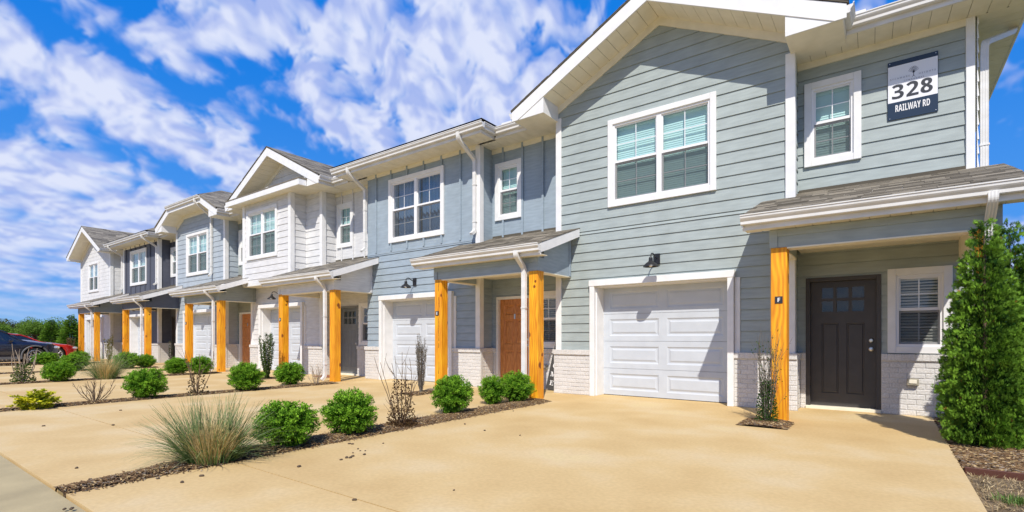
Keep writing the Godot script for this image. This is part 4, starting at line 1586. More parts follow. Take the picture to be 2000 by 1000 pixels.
# bare or leafy stems from one root
func twig_shrub(called: String, label: String, category: String, at: Vector3, h: float, w: float, stems: int, forks: int, bark: String, thick: float, leaves: Dictionary, seed_: int) -> void:
	rng.seed = seed_
	var t := thing(called, label, category, at)
	var g := Geo.new()
	var lf := Geo.new()
	for i in stems:
		var a := TAU * i / stems + rnd(-0.4, 0.4)
		var o := Vector3(cos(a), 0, sin(a))
		var p0 := o * rnd(0.01, 0.05) + Vector3(0, -0.02, 0)
		var p3 := o * w * 0.5 * rnd(0.45, 1.0) + Vector3(0, h * rnd(0.65, 1.0), 0)
		var path := []
		var bow := o * w * rnd(-0.10, 0.14) + rdir() * 0.03
		for k in 7:
			var u := k / 6.0
			path.append(p0.lerp(p3, u) + bow * sin(u * PI) + rdir() * thick * 1.2 * u)
		g.tube(path, thick, thick * 0.4, 5)
		for f in forks:
			var u := rnd(0.25, 0.95)
			var k := int(u * 6.0)
			var q: Vector3 = path[k]
			var dir: Vector3 = ((path[mini(k + 1, 6)] - path[maxi(k - 1, 0)]).normalized() + rdir() * 0.55).normalized()
			var l := h * rnd(0.10, 0.28)
			g.tube([q, q + dir * l * 0.5 + rdir() * 0.012, q + (dir + Vector3(0, 0.2, 0)) * l], thick * 0.5, thick * 0.2, 4)
			if leaves.get("twigs", 0) > 0:
				for m in leaves.twigs:
					lf.col = mixc(leaves.a, leaves.b, rng.randf()) * rnd(0.8, 1.2)
					leaf(lf, q + dir * l * rng.randf(), (dir + rdir()).normalized(), rdir(), leaves.len * rnd(0.7, 1.2), leaves.len * 0.5)
	for i in leaves.get("n", 0):
		var y: float = pow(rng.randf(), leaves.get("low", 1.0)) * h * leaves.top
		var rr: float = leaves.r * w * sqrt(rng.randf()) * (1.0 - 0.5 * y / (h * leaves.top))
		var a := rnd(0, TAU)
		var o := Vector3(cos(a), 0, sin(a))
		lf.col = mixc(leaves.a, leaves.b, rng.randf()) * rnd(0.75, 1.25)
		leaf(lf, o * rr + Vector3(0, y + 0.02, 0), (o + rdir() * 0.9 + Vector3(0, 0.6, 0)).normalized(), (rdir() + o).normalized(), leaves.len * rnd(0.7, 1.25), leaves.len * 0.55)
	obj("stems", g, M[bark], t)
	if lf.v.size():
		obj("leaves", lf, M.leaf, t)

func column_shrub(label: String, at: Vector3, h: float, w: float, stems: int, per: int, bark: String, a: Color, b: Color, len: float, from: float, seed_: int) -> void:
	rng.seed = seed_
	var t := thing("columnar_shrub", label, "shrub", at)
	var g := Geo.new()
	var lf := Geo.new()
	for i in stems:
		var an := TAU * i / stems + rnd(-0.3, 0.3)
		var o := Vector3(cos(an), 0, sin(an)) * rnd(0.3, 1.0)
		var hh := h * rnd(0.72, 1.0)
		var path := []
		for k in 6:
			var u := k / 5.0
			path.append(o * lerpf(0.02, w * 0.42, pow(u, 0.7)) + Vector3(0, hh * u - 0.02, 0) + rdir() * 0.008)
		g.tube(path, 0.007, 0.003, 5)
		for k in 7:
			var u := rnd(0.2, 0.95)
			var q: Vector3 = path[int(u * 5)].lerp(path[mini(5, int(u * 5) + 1)], fmod(u * 5, 1.0))
			g.tube([q, q + (Vector3.UP * 1.6 + rdir() * 0.7) * 0.07], 0.003, 0.0015, 4)
		for k in per:
			var u := rnd(from, 1.0)
			var q: Vector3 = path[int(u * 4.99)].lerp(path[int(u * 4.99) + 1], fmod(u * 4.99, 1.0))
			lf.col = mixc(a, b, rng.randf()) * rnd(0.75, 1.25)
			leaf(lf, q + rdir() * 0.022, (rdir() + Vector3(0, 0.7, 0)).normalized(), rdir(), len * rnd(0.7, 1.2), len * 0.55)
	obj("stems", g, M[bark], t)
	obj("leaves", lf, M.leaf, t)

func arborvitae_mesh(seed_: int, n: int) -> Array:       # 1 m tall and about 0.36 m wide, in flat sprays
	rng.seed = seed_
	noise.seed = seed_
	noise.frequency = 1.0
	var g := Geo.new()
	var per := 17
	for i in int(n / float(per)):
		var y := clampf((1.0 - sqrt(rng.randf())) * 0.98 + 0.012, 0.0, 0.985)
		var a := rnd(0, TAU)
		var o := Vector3(cos(a), 0, sin(a))
		var rad := 0.166 * pow(1.0 - pow(y, 2.1), 0.85) * (0.84 + 0.16 * minf(1.0, y * 6.0)) + 0.004
		var lump := 1.0 + 0.26 * noise.get_noise_3d(o.x * 1.8, y * 8.0, o.z * 1.8) + rnd(-0.12, 0.08)
		if i % 3 == 0:
			lump *= rnd(0.25, 0.85)
		var reach := (o * rnd(0.7, 1.0) + Vector3.UP * rnd(0.35, 0.9)).normalized()
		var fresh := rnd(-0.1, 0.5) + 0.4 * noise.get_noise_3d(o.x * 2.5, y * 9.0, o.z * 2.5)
		for m in per:
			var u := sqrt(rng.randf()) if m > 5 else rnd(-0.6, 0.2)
			var p := o * rad * lump * (0.66 + 0.30 * u) + Vector3(0, y, 0) + reach * 0.016 * u + rdir() * lerpf(0.017, 0.007, maxf(u, 0.0))
			var out := (reach + rdir() * 0.5).normalized()
			var plane := (o.cross(Vector3.UP) + rdir() * 0.7).normalized()
			var across := plane.cross(out).normalized()
			var s := rnd(0.011, 0.018)
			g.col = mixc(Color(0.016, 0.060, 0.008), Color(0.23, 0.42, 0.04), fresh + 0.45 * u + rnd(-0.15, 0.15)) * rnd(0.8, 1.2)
			if rng.randf() < 0.004:
				g.col = Color(0.28, 0.15, 0.03)
			for k in 7:
				var f := lerpf(-0.9, 0.9, k / 6.0) + rnd(-0.1, 0.1)
				var d := (out * cos(f) + across * sin(f)).normalized()
				leaf(g, p + out * s * 0.35 * absf(cos(f)), d, plane, s * rnd(0.8, 1.2) * (1.0 - 0.35 * absf(f)), s * 0.15)
	var st := Geo.new()
	st.tube([Vector3(0, -0.01, 0), Vector3(0.003, 0.4, 0.002), Vector3(0, 0.93, 0)], 0.016, 0.003, 7)
	for i in 40:
		var y := rnd(0.05, 0.85)
		var a := rnd(0, TAU)
		var o := Vector3(cos(a), 0, sin(a))
		st.tube([Vector3(0, y, 0), o * 0.10 * (1.0 - y) + Vector3(0, y + 0.04, 0)], 0.004, 0.0015, 4)
	return [g.mesh(), st.mesh()]

func evergreen(meshes: Array, label: String, at: Vector3, w: float, h: float, turn: float) -> void:
	var t := thing("arborvitae", label, "evergreen", at, "upright arborvitae evergreens")
	t.rotation.y = turn
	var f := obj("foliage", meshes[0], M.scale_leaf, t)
	var s := obj("trunk", meshes[1], M.bark, t)
	f.scale = Vector3(w / 0.36, h, w / 0.36)
	s.scale = f.scale

func tree_mesh(seed_: int, n: int, a: Color, b: Color, tall: float) -> Array:        # crown about 1 m across, set on a trunk
	rng.seed = seed_
	noise.seed = seed_
	noise.frequency = 1.0
	var g := Geo.new()
	var st := Geo.new()
	st.tube([Vector3(0, -0.03, 0), Vector3(0.02, 0.2, 0.01), Vector3(-0.01, 0.42, 0), Vector3(0.03, 0.75, 0)], 0.045, 0.010, 8)
	var clumps := []
	for i in 26:
		var dir := rdir()
		dir.y = absf(dir.y) * 1.1 - 0.25
		var c := dir.normalized() * rnd(0.18, 0.42)
		c = Vector3(c.x, c.y * tall + 0.58, c.z)
		clumps.append(Vector4(c.x, c.y, c.z, rnd(0.09, 0.19)))
		st.tube([Vector3(0.0, rnd(0.2, 0.45), 0.0), c * Vector3(0.5, 0.8, 0.5) + rdir() * 0.03, c], 0.014, 0.003, 5)
	for i in n:
		var c: Vector4 = clumps[rng.randi() % clumps.size()]
		var dir := rdir()
		var p := Vector3(c.x, c.y, c.z) + dir * c.w * pow(rng.randf(), 0.4)
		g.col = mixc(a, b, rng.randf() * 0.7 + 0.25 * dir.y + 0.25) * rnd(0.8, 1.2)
		leaf(g, p, (dir + rdir()).normalized(), (dir + rdir() * 0.6).normalized(), rnd(0.022, 0.04), rnd(0.014, 0.022))
	return [g.mesh(), st.mesh()]

func far_tree(meshes: Array, label: String, at: Vector3, w: float, h: float, turn: float) -> void:
	var t := thing("tree", label, "tree", at, "trees beyond the end of the row")
	t.rotation.y = turn
	var f := obj("crown", meshes[0], M.leaf, t)
	var s := obj("trunk", meshes[1], M.bark, t)
	f.scale = Vector3(w, h, w)
	s.scale = f.scale

# ---------------------------------------------------------------- ground
func slab(x0: float, x1: float, z0: float, z1: float, holes: Array) -> void:
	var g := Geo.new()
	g.xf = Transform3D(Basis(Vector3(1, 0, 0), Vector3(0, 0, -1), Vector3(0, 1, 0)), Vector3.ZERO)
	var hs := []
	for h in holes:
		hs.append(Rect2(h.position.x, -h.end.y, h.size.x, h.size.y))
	wall_boxes(g, Rect2(x0, -z1, x1 - x0, z1 - z0), -0.12, 0.0, hs)
	var o := obj(numbered("driveway_slab"), g, M.concrete)
	struct(o)

var chip_mesh: ArrayMesh
var chip_at := []
var chip_col := []
func scatter_chip(p: Vector3, s: float) -> void:
	var b := Basis(rdir(), rnd(0, 0.7)) * Basis(Vector3.UP, rnd(0, TAU))
	chip_at.append(Transform3D(b.scaled(Vector3(s * rnd(0.8, 1.9), s * rnd(0.5, 1.0), s * rnd(0.6, 1.1))), p))
	var t := rnd(0.35, 1.25)
	var c := Color(0.175, 0.098, 0.038) * t
	var k := rng.randf()
	if k < 0.12:
		c = Color(0.52, 0.37, 0.17) * rnd(0.7, 1.2)
	elif k < 0.22:
		c = Color(0.27, 0.22, 0.16) * rnd(0.6, 1.2)
	chip_col.append(c)

func chips_done(called: String) -> void:
	var mm := MultiMesh.new()
	mm.transform_format = MultiMesh.TRANSFORM_3D
	mm.use_colors = true
	mm.mesh = chip_mesh
	mm.instance_count = chip_at.size()
	for i in chip_at.size():
		mm.set_instance_transform(i, chip_at[i])
		mm.set_instance_color(i, chip_col[i])
	var o := MultiMeshInstance3D.new()
	o.name = called
	o.multimesh = mm
	o.material_override = M.chip
	add_child(o, true)
	stuff(tag(o, "loose brown bark chips covering the planting beds", "mulch"))
	chip_at = []
	chip_col = []

# a mounded bed between two edges (functions of z) sampled from z0 to z1
func bed(called: String, z0: float, z1: float, near: Callable, far: Callable, rows: int, per_m2: float, size: float) -> void:
	var g := Geo.new()
	noise.seed = 91
	noise.frequency = 1.0
	var cols := 8
	var pt := func(i: int, j: int) -> Vector3:
		var z := lerpf(z0, z1, i / float(rows))
		var v := j / float(cols)
		var x := lerpf(far.call(z), near.call(z), v)
		var y := -0.012 + 0.032 * sin(v * PI) + 0.016 * noise.get_noise_2d(x * 9.0, z * 9.0) * sin(v * PI)
		if j == 0 or j == cols:
			y = -0.05
		return Vector3(x, y, z)
	for i in rows:
		for j in cols:
			g.quad(pt.call(i + 1, j), pt.call(i + 1, j + 1), pt.call(i, j + 1), pt.call(i, j))
			var area: float = absf((near.call(z0) - far.call(z0))) * absf(z1 - z0)
	struct(obj(numbered(called), g, M.mulch_bed))
	var total := 0.0
	for i in rows:
		var z := lerpf(z0, z1, (i + 0.5) / rows)
		var w: float = absf(near.call(z) - far.call(z))
		var n := int(w * absf(z1 - z0) / rows * per_m2 + rng.randf())
		for k in n:
			var v := rng.randf()
			var zz := z + rnd(-0.5, 0.5) * (z1 - z0) / rows
			var x := lerpf(far.call(zz), near.call(zz), v)
			scatter_chip(Vector3(x, 0.002 + 0.030 * sin(v * PI), zz), size)

# ---------------------------------------------------------------- cars
func curve(tab: Array, z: float) -> float:
	for i in tab.size() - 1:
		if z <= tab[i + 1].x:
			var t := clampf((z - tab[i].x) / (tab[i + 1].x - tab[i].x), 0.0, 1.0)
			return lerpf(tab[i].y, tab[i + 1].y, t * t * (3.0 - 2.0 * t))
	return tab[-1].y

func loft(g: Geo, rings: Array) -> void:       # rings of points, both sides mirrored, smooth normals
	var k: int = rings[0].size()
	var nor := []
	for i in rings.size():
		var row := []
		for j in k:
			var a: Vector3 = rings[maxi(i - 1, 0)][j]
			var b: Vector3 = rings[mini(i + 1, rings.size() - 1)][j]
			var c: Vector3 = rings[i][maxi(j - 1, 0)]
			var d: Vector3 = rings[i][mini(j + 1, k - 1)]
			var nn := (d - c).cross(b - a)
			row.append(nn.normalized() if nn.length_squared() > 1e-12 else Vector3(1, 0, 0))
		nor.append(row)
	for i in rings.size() - 1:
		for j in k - 1:
			for s in [1.0, -1.0]:
				var f := func(v: Vector3) -> Vector3: return Vector3(v.x * s, v.y, v.z)
				var a: Vector3 = f.call(rings[i][j])
				var b: Vector3 = f.call(rings[i][j + 1])
				var c: Vector3 = f.call(rings[i + 1][j + 1])
				var d: Vector3 = f.call(rings[i + 1][j])
				var na: Vector3 = f.call(nor[i][j])
				var nb: Vector3 = f.call(nor[i][j + 1])
				var nc: Vector3 = f.call(nor[i + 1][j + 1])
				var nd: Vector3 = f.call(nor[i + 1][j])
				if s > 0.0:
					g.trin(a, b, c, na, nb, nc)
					g.trin(a, c, d, na, nc, nd)
				else:
					g.trin(a, c, b, na, nc, nb)
					g.trin(a, d, c, na, nd, nc)

func parked_car(label: String, at: Vector3, q: Dictionary) -> void:       # its nose towards -z
	var t := thing("parked_car", label, "car", at, "cars parked in the end driveway")
	var paint: Material = q.paint
	var half: float = q.len / 2.0
	var w: float = q.width / 2.0
	var rw: float = q.wheel
	var za: float = -half + q.front
	var zb: float = half - q.back
	var st := []
	var z := -half
	while z <= half + 0.001:
		st.append(z)
		z += 0.05
	var rings := []
	for zz in st:
		var e: float = minf(zz + half, half - zz)
		var taper := 1.0 - 0.26 * pow(maxf(0.0, 1.0 - e / 0.55), 2.2)
		var yb := 0.24
		for c in [za, zb]:
			var dz: float = absf(zz - c)
			if dz < rw + 0.06:
				yb = maxf(yb, rw + sqrt(maxf(0.0, (rw + 0.06) * (rw + 0.06) - dz * dz)))
		if e < 0.3:
			yb = maxf(yb, 0.24 + 0.12 * (1.0 - e / 0.3))
		var ysh := curve(q.shoulder, zz)
		var ytop := maxf(curve(q.top, zz), ysh)
		var ww := w * taper
		yb = minf(yb, ysh - 0.1)
		rings.append([Vector3(ww * 0.93, yb, zz), Vector3(ww * 0.985, lerpf(yb, ysh, 0.2), zz), Vector3(ww, lerpf(yb, ysh, 0.5), zz), Vector3(ww * 0.985, ysh - 0.07, zz), Vector3(ww * 0.94, ysh - 0.01, zz), Vector3(ww * 0.86, lerpf(ysh, ytop, 0.55), zz), Vector3(ww * 0.5, ytop, zz), Vector3(0, ytop + 0.012, zz)])
	var g := Geo.new()
	loft(g, rings)
	for e in [0, rings.size() - 1]:
		var r: Array = rings[e]
		for s in [-1.0, 1.0]:
			for j in r.size() - 1:
				var c := Vector3(0, r[0].y, r[0].z)
				g.qout(c, Vector3(r[j].x * s, r[j].y, r[j].z), Vector3(r[j + 1].x * s, r[j + 1].y, r[j + 1].z), c, Vector3.ZERO)
	obj("body", g, paint, t)
	# cabin: glass all round, painted roof and pillars
	var cab := []
	var roof := []
	z = q.cab0
	while z <= q.cab1 + 0.001:
		var ysh := curve(q.shoulder, z) - 0.02
		var yr := maxf(curve(q.cabin, z), ysh + 0.01)
		var f := clampf((yr - ysh) / 0.4, 0.0, 1.0)
		var pts := [Vector3(w * 0.915, ysh, z), Vector3(w * (0.915 - 0.10 * f), lerpf(ysh, yr, 0.6), z), Vector3(w * (0.90 - 0.17 * f), yr - 0.045 * f, z), Vector3(w * (0.84 - 0.22 * f), yr - 0.008, z), Vector3(0, yr + 0.012, z)]
		cab.append(pts)
		if z > q.roof0 and z < q.roof1:
			roof.append([pts[2] + Vector3(0.006, -0.012, 0), pts[2] + Vector3(0.004, 0.006, 0), pts[3] + Vector3(0, 0.008, 0), pts[4] + Vector3(0, 0.008, 0)])
		z += 0.06
	g = Geo.new()
	loft(g, cab)
	obj("window_glass", g, M.car_glass, t)
	g = Geo.new()
	loft(g, roof)
	obj("roof", g, paint, t)
	g = Geo.new()
	for s in [-1.0, 1.0]:
		var rail := func(z0: float, z1: float, hi: bool) -> Array:
			var out := []
			for i in 9:
				var zz := lerpf(z0, z1, i / 8.0)
				var ysh := curve(q.shoulder, zz) - 0.02
				var yr := maxf(curve(q.cabin, zz), ysh + 0.01)
				var f := clampf((yr - ysh) / 0.4, 0.0, 1.0)
				out.append(Vector3(s * w * (0.90 - 0.17 * f) if hi else s * w * 0.917, (yr - 0.04 * f) if hi else ysh, zz))
			return out
		g.tube(rail.call(q.cab0 + 0.03, q.roof0 + 0.1, true), 0.035, 0.035, 6)
		g.tube(rail.call(q.roof0, q.roof1, true), 0.028, 0.028, 6)
		var bz: float = (q.roof0 + q.roof1) / 2.0
		for zz in [bz, q.roof1 + 0.1]:
			var lo: Vector3 = rail.call(zz, zz, false)[0]
			var hi: Vector3 = rail.call(zz, zz, true)[0]
			g.tube([lo, lo.lerp(hi, 0.6) + Vector3(s * 0.03, 0, 0), hi], 0.04, 0.04, 6)
	obj("pillar", g, paint, t)
	# underside, wheel arches, bumpers
	g = Geo.new()
	g.box(Vector3(-w * 0.72, 0.2, -half + 0.25), Vector3(w * 0.72, 0.62, half - 0.25))
	obj("underbody", g, M.car_black, t)
	for s in [-1.0, 1.0]:
		for c in [za, zb]:
			g = Geo.new()
			var path := []
			for i in 17:
				var a := lerpf(-0.25, PI + 0.25, i / 16.0)
				path.append(Vector3(s * w * 0.985, rw + sin(a) * (rw + 0.085), c + cos(a) * (rw + 0.085)))
			g.tube(path, 0.04, 0.04, 6)
			obj("wheel_arch", g, q.clad, t)
		g = Geo.new()
		g.box(Vector3(s * w * 0.95 - 0.03, 0.22, za + rw + 0.08), Vector3(s * w * 0.95 + 0.03, 0.33, zb - rw - 0.08))
		obj("sill", g, q.clad, t)
	g = Geo.new()
	g.bbox(Vector3(-w * 0.62, 0.34, -half - 0.012), Vector3(w * 0.62, 0.56, -half + 0.1), 0.03)
	obj("grille", g, M.car_black, t)
	for s in [-1.0, 1.0]:
		var h := Geo.new()
		h.xf = Transform3D(Basis(Vector3.UP, s * 0.75), Vector3(s * w * 0.80, q.lamp_y, -half + 0.13))
		h.bbox(Vector3(-0.2, -0.05, -0.06), Vector3(0.17, 0.05, 0.07), 0.025)
		obj("headlight", h, M.lamp_glass, t)
		var r := Geo.new()
		r.xf = Transform3D(Basis(Vector3.UP, -s * 0.6), Vector3(s * w * 0.82, q.lamp_y + 0.12, half - 0.08))
		r.bbox(Vector3(-0.16, -0.06, -0.05), Vector3(0.16, 0.06, 0.05), 0.025)
		obj("tail_light", r, M.paint_red, t)
		var mr := Geo.new()
		var mz: float = q.cab0 + 0.55
		mr.bbox(Vector3(minf(s * w * 0.95, s * (w + 0.17)), curve(q.shoulder, mz) + 0.0, mz - 0.07), Vector3(maxf(s * w * 0.95, s * (w + 0.17)), curve(q.shoulder, mz) + 0.13, mz + 0.07), 0.04)
		obj("mirror", mr, paint, t)
		for dz in [0.45, 1.4]:
			var dh := Geo.new()
			var zz: float = q.cab0 + 0.75 + dz
			dh.bbox(Vector3(s * w * 0.985 - 0.02, curve(q.shoulder, zz) - 0.14, zz - 0.09), Vector3(s * w * 0.985 + 0.02, curve(q.shoulder, zz) - 0.11, zz + 0.09), 0.01)
			obj("door_handle", dh, paint, t)
	for c in [za, zb]:
		for s in [-1.0, 1.0]:
			var wh := Node3D.new()
			wh.name = "wheel"
			t.add_child(wh, true)
			wh.position = Vector3(s * (w - 0.11), rw, c)
			var ax := Vector3(s, 0, 0)
			var ty := Geo.new()
			ty.lathe(PackedVector2Array([Vector2(rw * 0.68, -0.09), Vector2(rw * 0.9, -0.1), Vector2(rw, -0.07), Vector2(rw, 0.07), Vector2(rw * 0.92, 0.1), Vector2(rw * 0.72, 0.095), Vector2(rw * 0.70, 0.06)]), Vector3.ZERO, ax, 32)
			obj("tyre", ty, M.tyre, wh)
			var ri := Geo.new()
			ri.lathe(PackedVector2Array([Vector2(rw * 0.74, 0.098), Vector2(rw * 0.70, 0.10), Vector2(rw * 0.66, 0.085), Vector2(rw * 0.64, 0.02)]), Vector3.ZERO, ax, 32)
			ri.lathe(PackedVector2Array([Vector2(0.055, 0.06), Vector2(0.05, 0.088), Vector2(0.0, 0.092)]), Vector3.ZERO, ax, 16)
			for k in 5:
				for tw in [-0.17, 0.17]:
					var a := TAU * k / 5.0 + 0.3
					var p0 := Vector3(s * 0.08, sin(a + tw * 0.5) * 0.05, cos(a + tw * 0.5) * 0.05)
					var p1 := Vector3(s * 0.085, sin(a + tw * 1.6) * rw * 0.69, cos(a + tw * 1.6) * rw * 0.69)
					ri.tube([p0, p1], 0.016, 0.013, 5)
			obj("rim", ri, M.alloy, wh)
			var ds := Geo.new()
			ds.lathe(PackedVector2Array([Vector2(rw * 0.68, 0.02), Vector2(0.0, 0.02)]), Vector3.ZERO, ax, 24)
			obj("brake_disc", ds, M.car_black, wh)


func _ready() -> void:
	# ---- camera, sky, sun
	var cam := Camera3D.new()
	cam.name = "camera"
	add_child(cam)
	cam.position = Vector3(0, 1.134, 8.966)
	cam.rotation_degrees = Vector3(0, 36.376, 0)
	cam.near = 0.05
	cam.far = 900.0
	cam.projection = Camera3D.PROJECTION_FRUSTUM
	cam.size = 2.0 * 0.05 * 500.0 / 992.05
	cam.frustum_offset = Vector2(0.0, 0.05 * 159.3 / 992.05)
	cam.current = true
	make_sky()
	var sun := DirectionalLight3D.new()
	sun.name = "sun"
	add_child(sun)
	sun.look_at_from_position(SUN_DIR * 50.0, Vector3.ZERO, Vector3.UP)
	sun.light_energy = 1.07
	sun.light_color = Color(1.0, 0.972, 0.93)
	sun.light_angular_distance = 0.5
	sun.shadow_enabled = true

	noise.noise_type = FastNoiseLite.TYPE_SIMPLEX_SMOOTH
	make_materials()
	rng.seed = 2024
	build_ground()
	build_houses()
	build_wall_things()
	build_plants()
	build_cars()
	build_chips()


func build_ground() -> void:
	var g := Geo.new()
	g.quad(Vector3(-420, -0.06, 60), Vector3(120, -0.06, 60), Vector3(120, -0.06, -300), Vector3(-420, -0.06, -300))
	struct(obj("ground", g, M.turf))
	g = Geo.new()
	g.box(Vector3(-150, -0.25, 7.935), Vector3(60, -0.014, 20.0))
	struct(obj("street", g, M.asphalt))
	slab(-4.78, 0.53, -0.6, 6.735, [R(-1.57, 1.28, -0.98, 1.95)])
	slab(-4.78, 0.53, 6.75, 7.92, [])
	slab(-5.33, -4.78, -0.6, 1.27, [])
	slab(-10.86, -5.33, -0.6, 6.735, [R(-7.97, 1.38, -7.36, 2.10)])
	slab(-10.90, -5.0, 6.75, 7.92, [])
	slab(-11.35, -10.86, -0.6, 1.4, [])
	slab(-17.05, -11.35, -0.6, 6.735, [R(-14.2, 1.38, -13.5, 2.10)])
	slab(-17.05, -11.35, 6.75, 7.92, [])
	slab(-17.55, -17.05, -0.6, 1.4, [])
	slab(-22.1, -17.55, -0.6, 6.735, [R(-20.6, 1.38, -19.9, 2.10)])
	slab(-22.1, -17.55, 6.75, 7.92, [])
	slab(-22.65, -22.1, -0.6, 1.4, [])
	slab(-28.15, -22.65, -0.6, 7.92, [R(-26.75, 1.38, -26.05, 2.10)])
	slab(-28.75, -28.15, -0.6, 1.4, [])
	slab(-34.5, -28.75, -0.6, 7.92, [R(-33.35, 1.38, -32.65, 2.0)])
	slab(-41.0, -35.2, 1.5, 7.92, [])
	g = Geo.new()
	g.box(Vector3(0.534, -0.2, 3.13), Vector3(6.0, -0.043, 7.93))
	struct(obj("lawn_soil", g, M.soil))
	# brown plastic edging between mulch and lawn on the right
	var e := Geo.new()
	for s in [[0.545, 1.05, 3.09], [1.06, 2.4, 3.11]]:
		e = Geo.new()
		e.bbox(Vector3(s[0], -0.06, s[2]), Vector3(s[1], 0.016 if s[0] < 1.0 else 0.022, s[2] + 0.02), 0.005)
		tag(obj(numbered("lawn_edging"), e, M.edging), "brown plastic lawn edging, %s" % ["short piece touching the driveway" if s[0] < 1.0 else "longer piece reaching out of view"], "edging", "brown edging strips between mulch and lawn")

func build_houses() -> void:
	var sp := func(x: float) -> Array: return [Vector3(x, 5.70, 0.632), Vector3(x, 5.54, 0.632), Vector3(x, 5.22, 0.07), Vector3(x, 5.0, 0.07), Vector3(x, 3.58, 0.07), Vector3(x, 3.50, 0.19)]
	townhouse({"label": "nearest grey-green lap sided townhouse with gable, F post and dark front door", "n": 0, "bx": -1.174, "L": -4.256, "R": 2.154, "roof": "gable", "over": 0.735, "near": true, "tiles": true, "end": "right",
		"win": R(-3.120, 3.622, -1.131, 5.285), "g0": -3.486, "g1": -0.842, "up": M.lap_f, "upk": "lap", "low": M.lap_f, "rec": M.lap_f, "reck": "lap", "beam": M.lap_f, "door": "door_dark",
		"pl": -0.108, "pr": 2.0, "gl": -0.43, "gr": 2.45, "ds": 2.10, "eL": 0, "eR": 0.60, "nx": 2.72, "spouts": [[Vector3(2.66, 5.60, -1.15), Vector3(2.62, 5.50, -1.10), Vector3(2.27, 5.20, -0.54), Vector3(2.262, 5.0, -0.52), Vector3(2.262, 0.14, -0.52), Vector3(2.33, 0.05, -0.5)]]})
	townhouse({"label": "slate blue board-and-batten townhouse with flat eave and brown panelled door", "n": 1, "bx": -7.527, "L": -4.029, "R": 2.097, "roof": "eave", "near": true, "tiles": true, "blinds": "curtain", "left_board": false, "band": 3.38,
		"win": R(-3.125, 3.635, -1.103, 5.315), "g0": -3.455, "g1": -0.80, "up": M.lap_e, "upk": "batten", "low": M.lap_e, "rec": M.lap_e, "reck": "batten", "beam": M.lap_e, "door": "door_brown",
		"pl": -0.231, "pr": 2.209, "gl": -0.626, "gr": 2.623, "ds": 2.127, "eL": -4.80, "eR": 0.622, "nx": 1.38, "spouts": [sp.call(-0.09), sp.call(-4.075)]})
	townhouse({"label": "white townhouse with pedimented gable, oriel room over the garage and grey door", "n": 2, "bx": -13.72, "L": -4.23, "R": 2.164, "roof": "pent", "near": true, "left_board": true,
		"win": R(-3.53, 3.70, -1.62, 5.33), "box0": -3.77, "box1": -0.88, "g0": -3.62, "g1": -0.95, "up": M.lap_d, "upk": "lap", "low": M.lap_d, "rec": M.lap_d, "reck": "batten", "beam": M.lap_d, "door": "door_grey",
		"pl": -0.291, "pr": 2.176, "gl": -0.77, "gr": 2.655, "ds": 2.03, "eL": 0, "eR": 0.60, "nx": 1.39})
	townhouse({"label": "pale blue townhouse with clipped gable roof, fourth along from the right", "n": 3, "bx": -19.95, "L": -4.38, "R": 2.0, "roof": "clip", "over": 0.62, "near": true,
		"win": R(-3.36, 3.65, -1.37, 5.37), "g0": -3.55, "g1": -0.88, "up": M.lap_c, "upk": "lap", "low": M.lap_c, "rec": M.grey_c, "reck": "batten", "beam": M.grey_c, "door": "door_brown", "porch": M.grey_c,
		"pl": -0.402, "pr": 2.084, "gl": -0.95, "gr": 2.773, "ds": 1.93, "eL": 0, "eR": 0.50, "nx": 1.35, "spouts": [[Vector3(-1.02, 6.42, 0.66), Vector3(-1.02, 6.24, 0.66), Vector3(-1.02, 5.80, 0.07), Vector3(-1.02, 5.5, 0.07), Vector3(-1.02, 3.6, 0.07), Vector3(-0.98, 3.5, 0.18)], [Vector3(1.86, 5.72, 0.16), Vector3(1.86, 5.55, 0.16), Vector3(1.94, 5.25, -0.40), Vector3(1.94, 5.0, -0.43), Vector3(1.94, 3.7, -0.43), Vector3(1.94, 3.6, -0.35)]]})
	townhouse({"label": "charcoal board-and-batten townhouse, second from the far end of the row", "n": 4, "bx": -26.30, "L": -4.435, "R": 1.97, "roof": "eave", "near": false,
		"win": R(-3.46, 3.64, -1.40, 5.33), "g0": -3.62, "g1": -0.95, "up": M.lap_b, "upk": "batten", "low": M.lap_b, "rec": M.lap_b, "reck": "batten", "beam": M.lap_b, "door": "door_dark",
		"pl": -0.494, "pr": 2.03, "gl": -1.0, "gr": 2.585, "ds": 1.86, "eL": -5.10, "eR": 0.50, "nx": 1.30, "spouts": [sp.call(-0.09), sp.call(-4.52)]})
	townhouse({"label": "white gabled townhouse at the far left end of the row", "n": 5, "bx": -32.70, "L": -5.1, "R": 1.965, "roof": "gable", "over": 0.34, "near": false, "end": "left",
		"win": R(-3.70, 3.66, -1.90, 5.30), "g0": -3.9, "g1": -1.2, "up": M.lap_a, "upk": "lap", "low": M.lap_a, "rec": M.grey_a, "reck": "batten", "beam": M.grey_a, "door": "door_dark", "porch": M.lap_b,
		"pl": -0.50, "pr": 1.976, "gl": -1.06, "gr": 2.72, "ds": 1.80, "eL": 0, "eR": 0.32, "nx": 1.17})

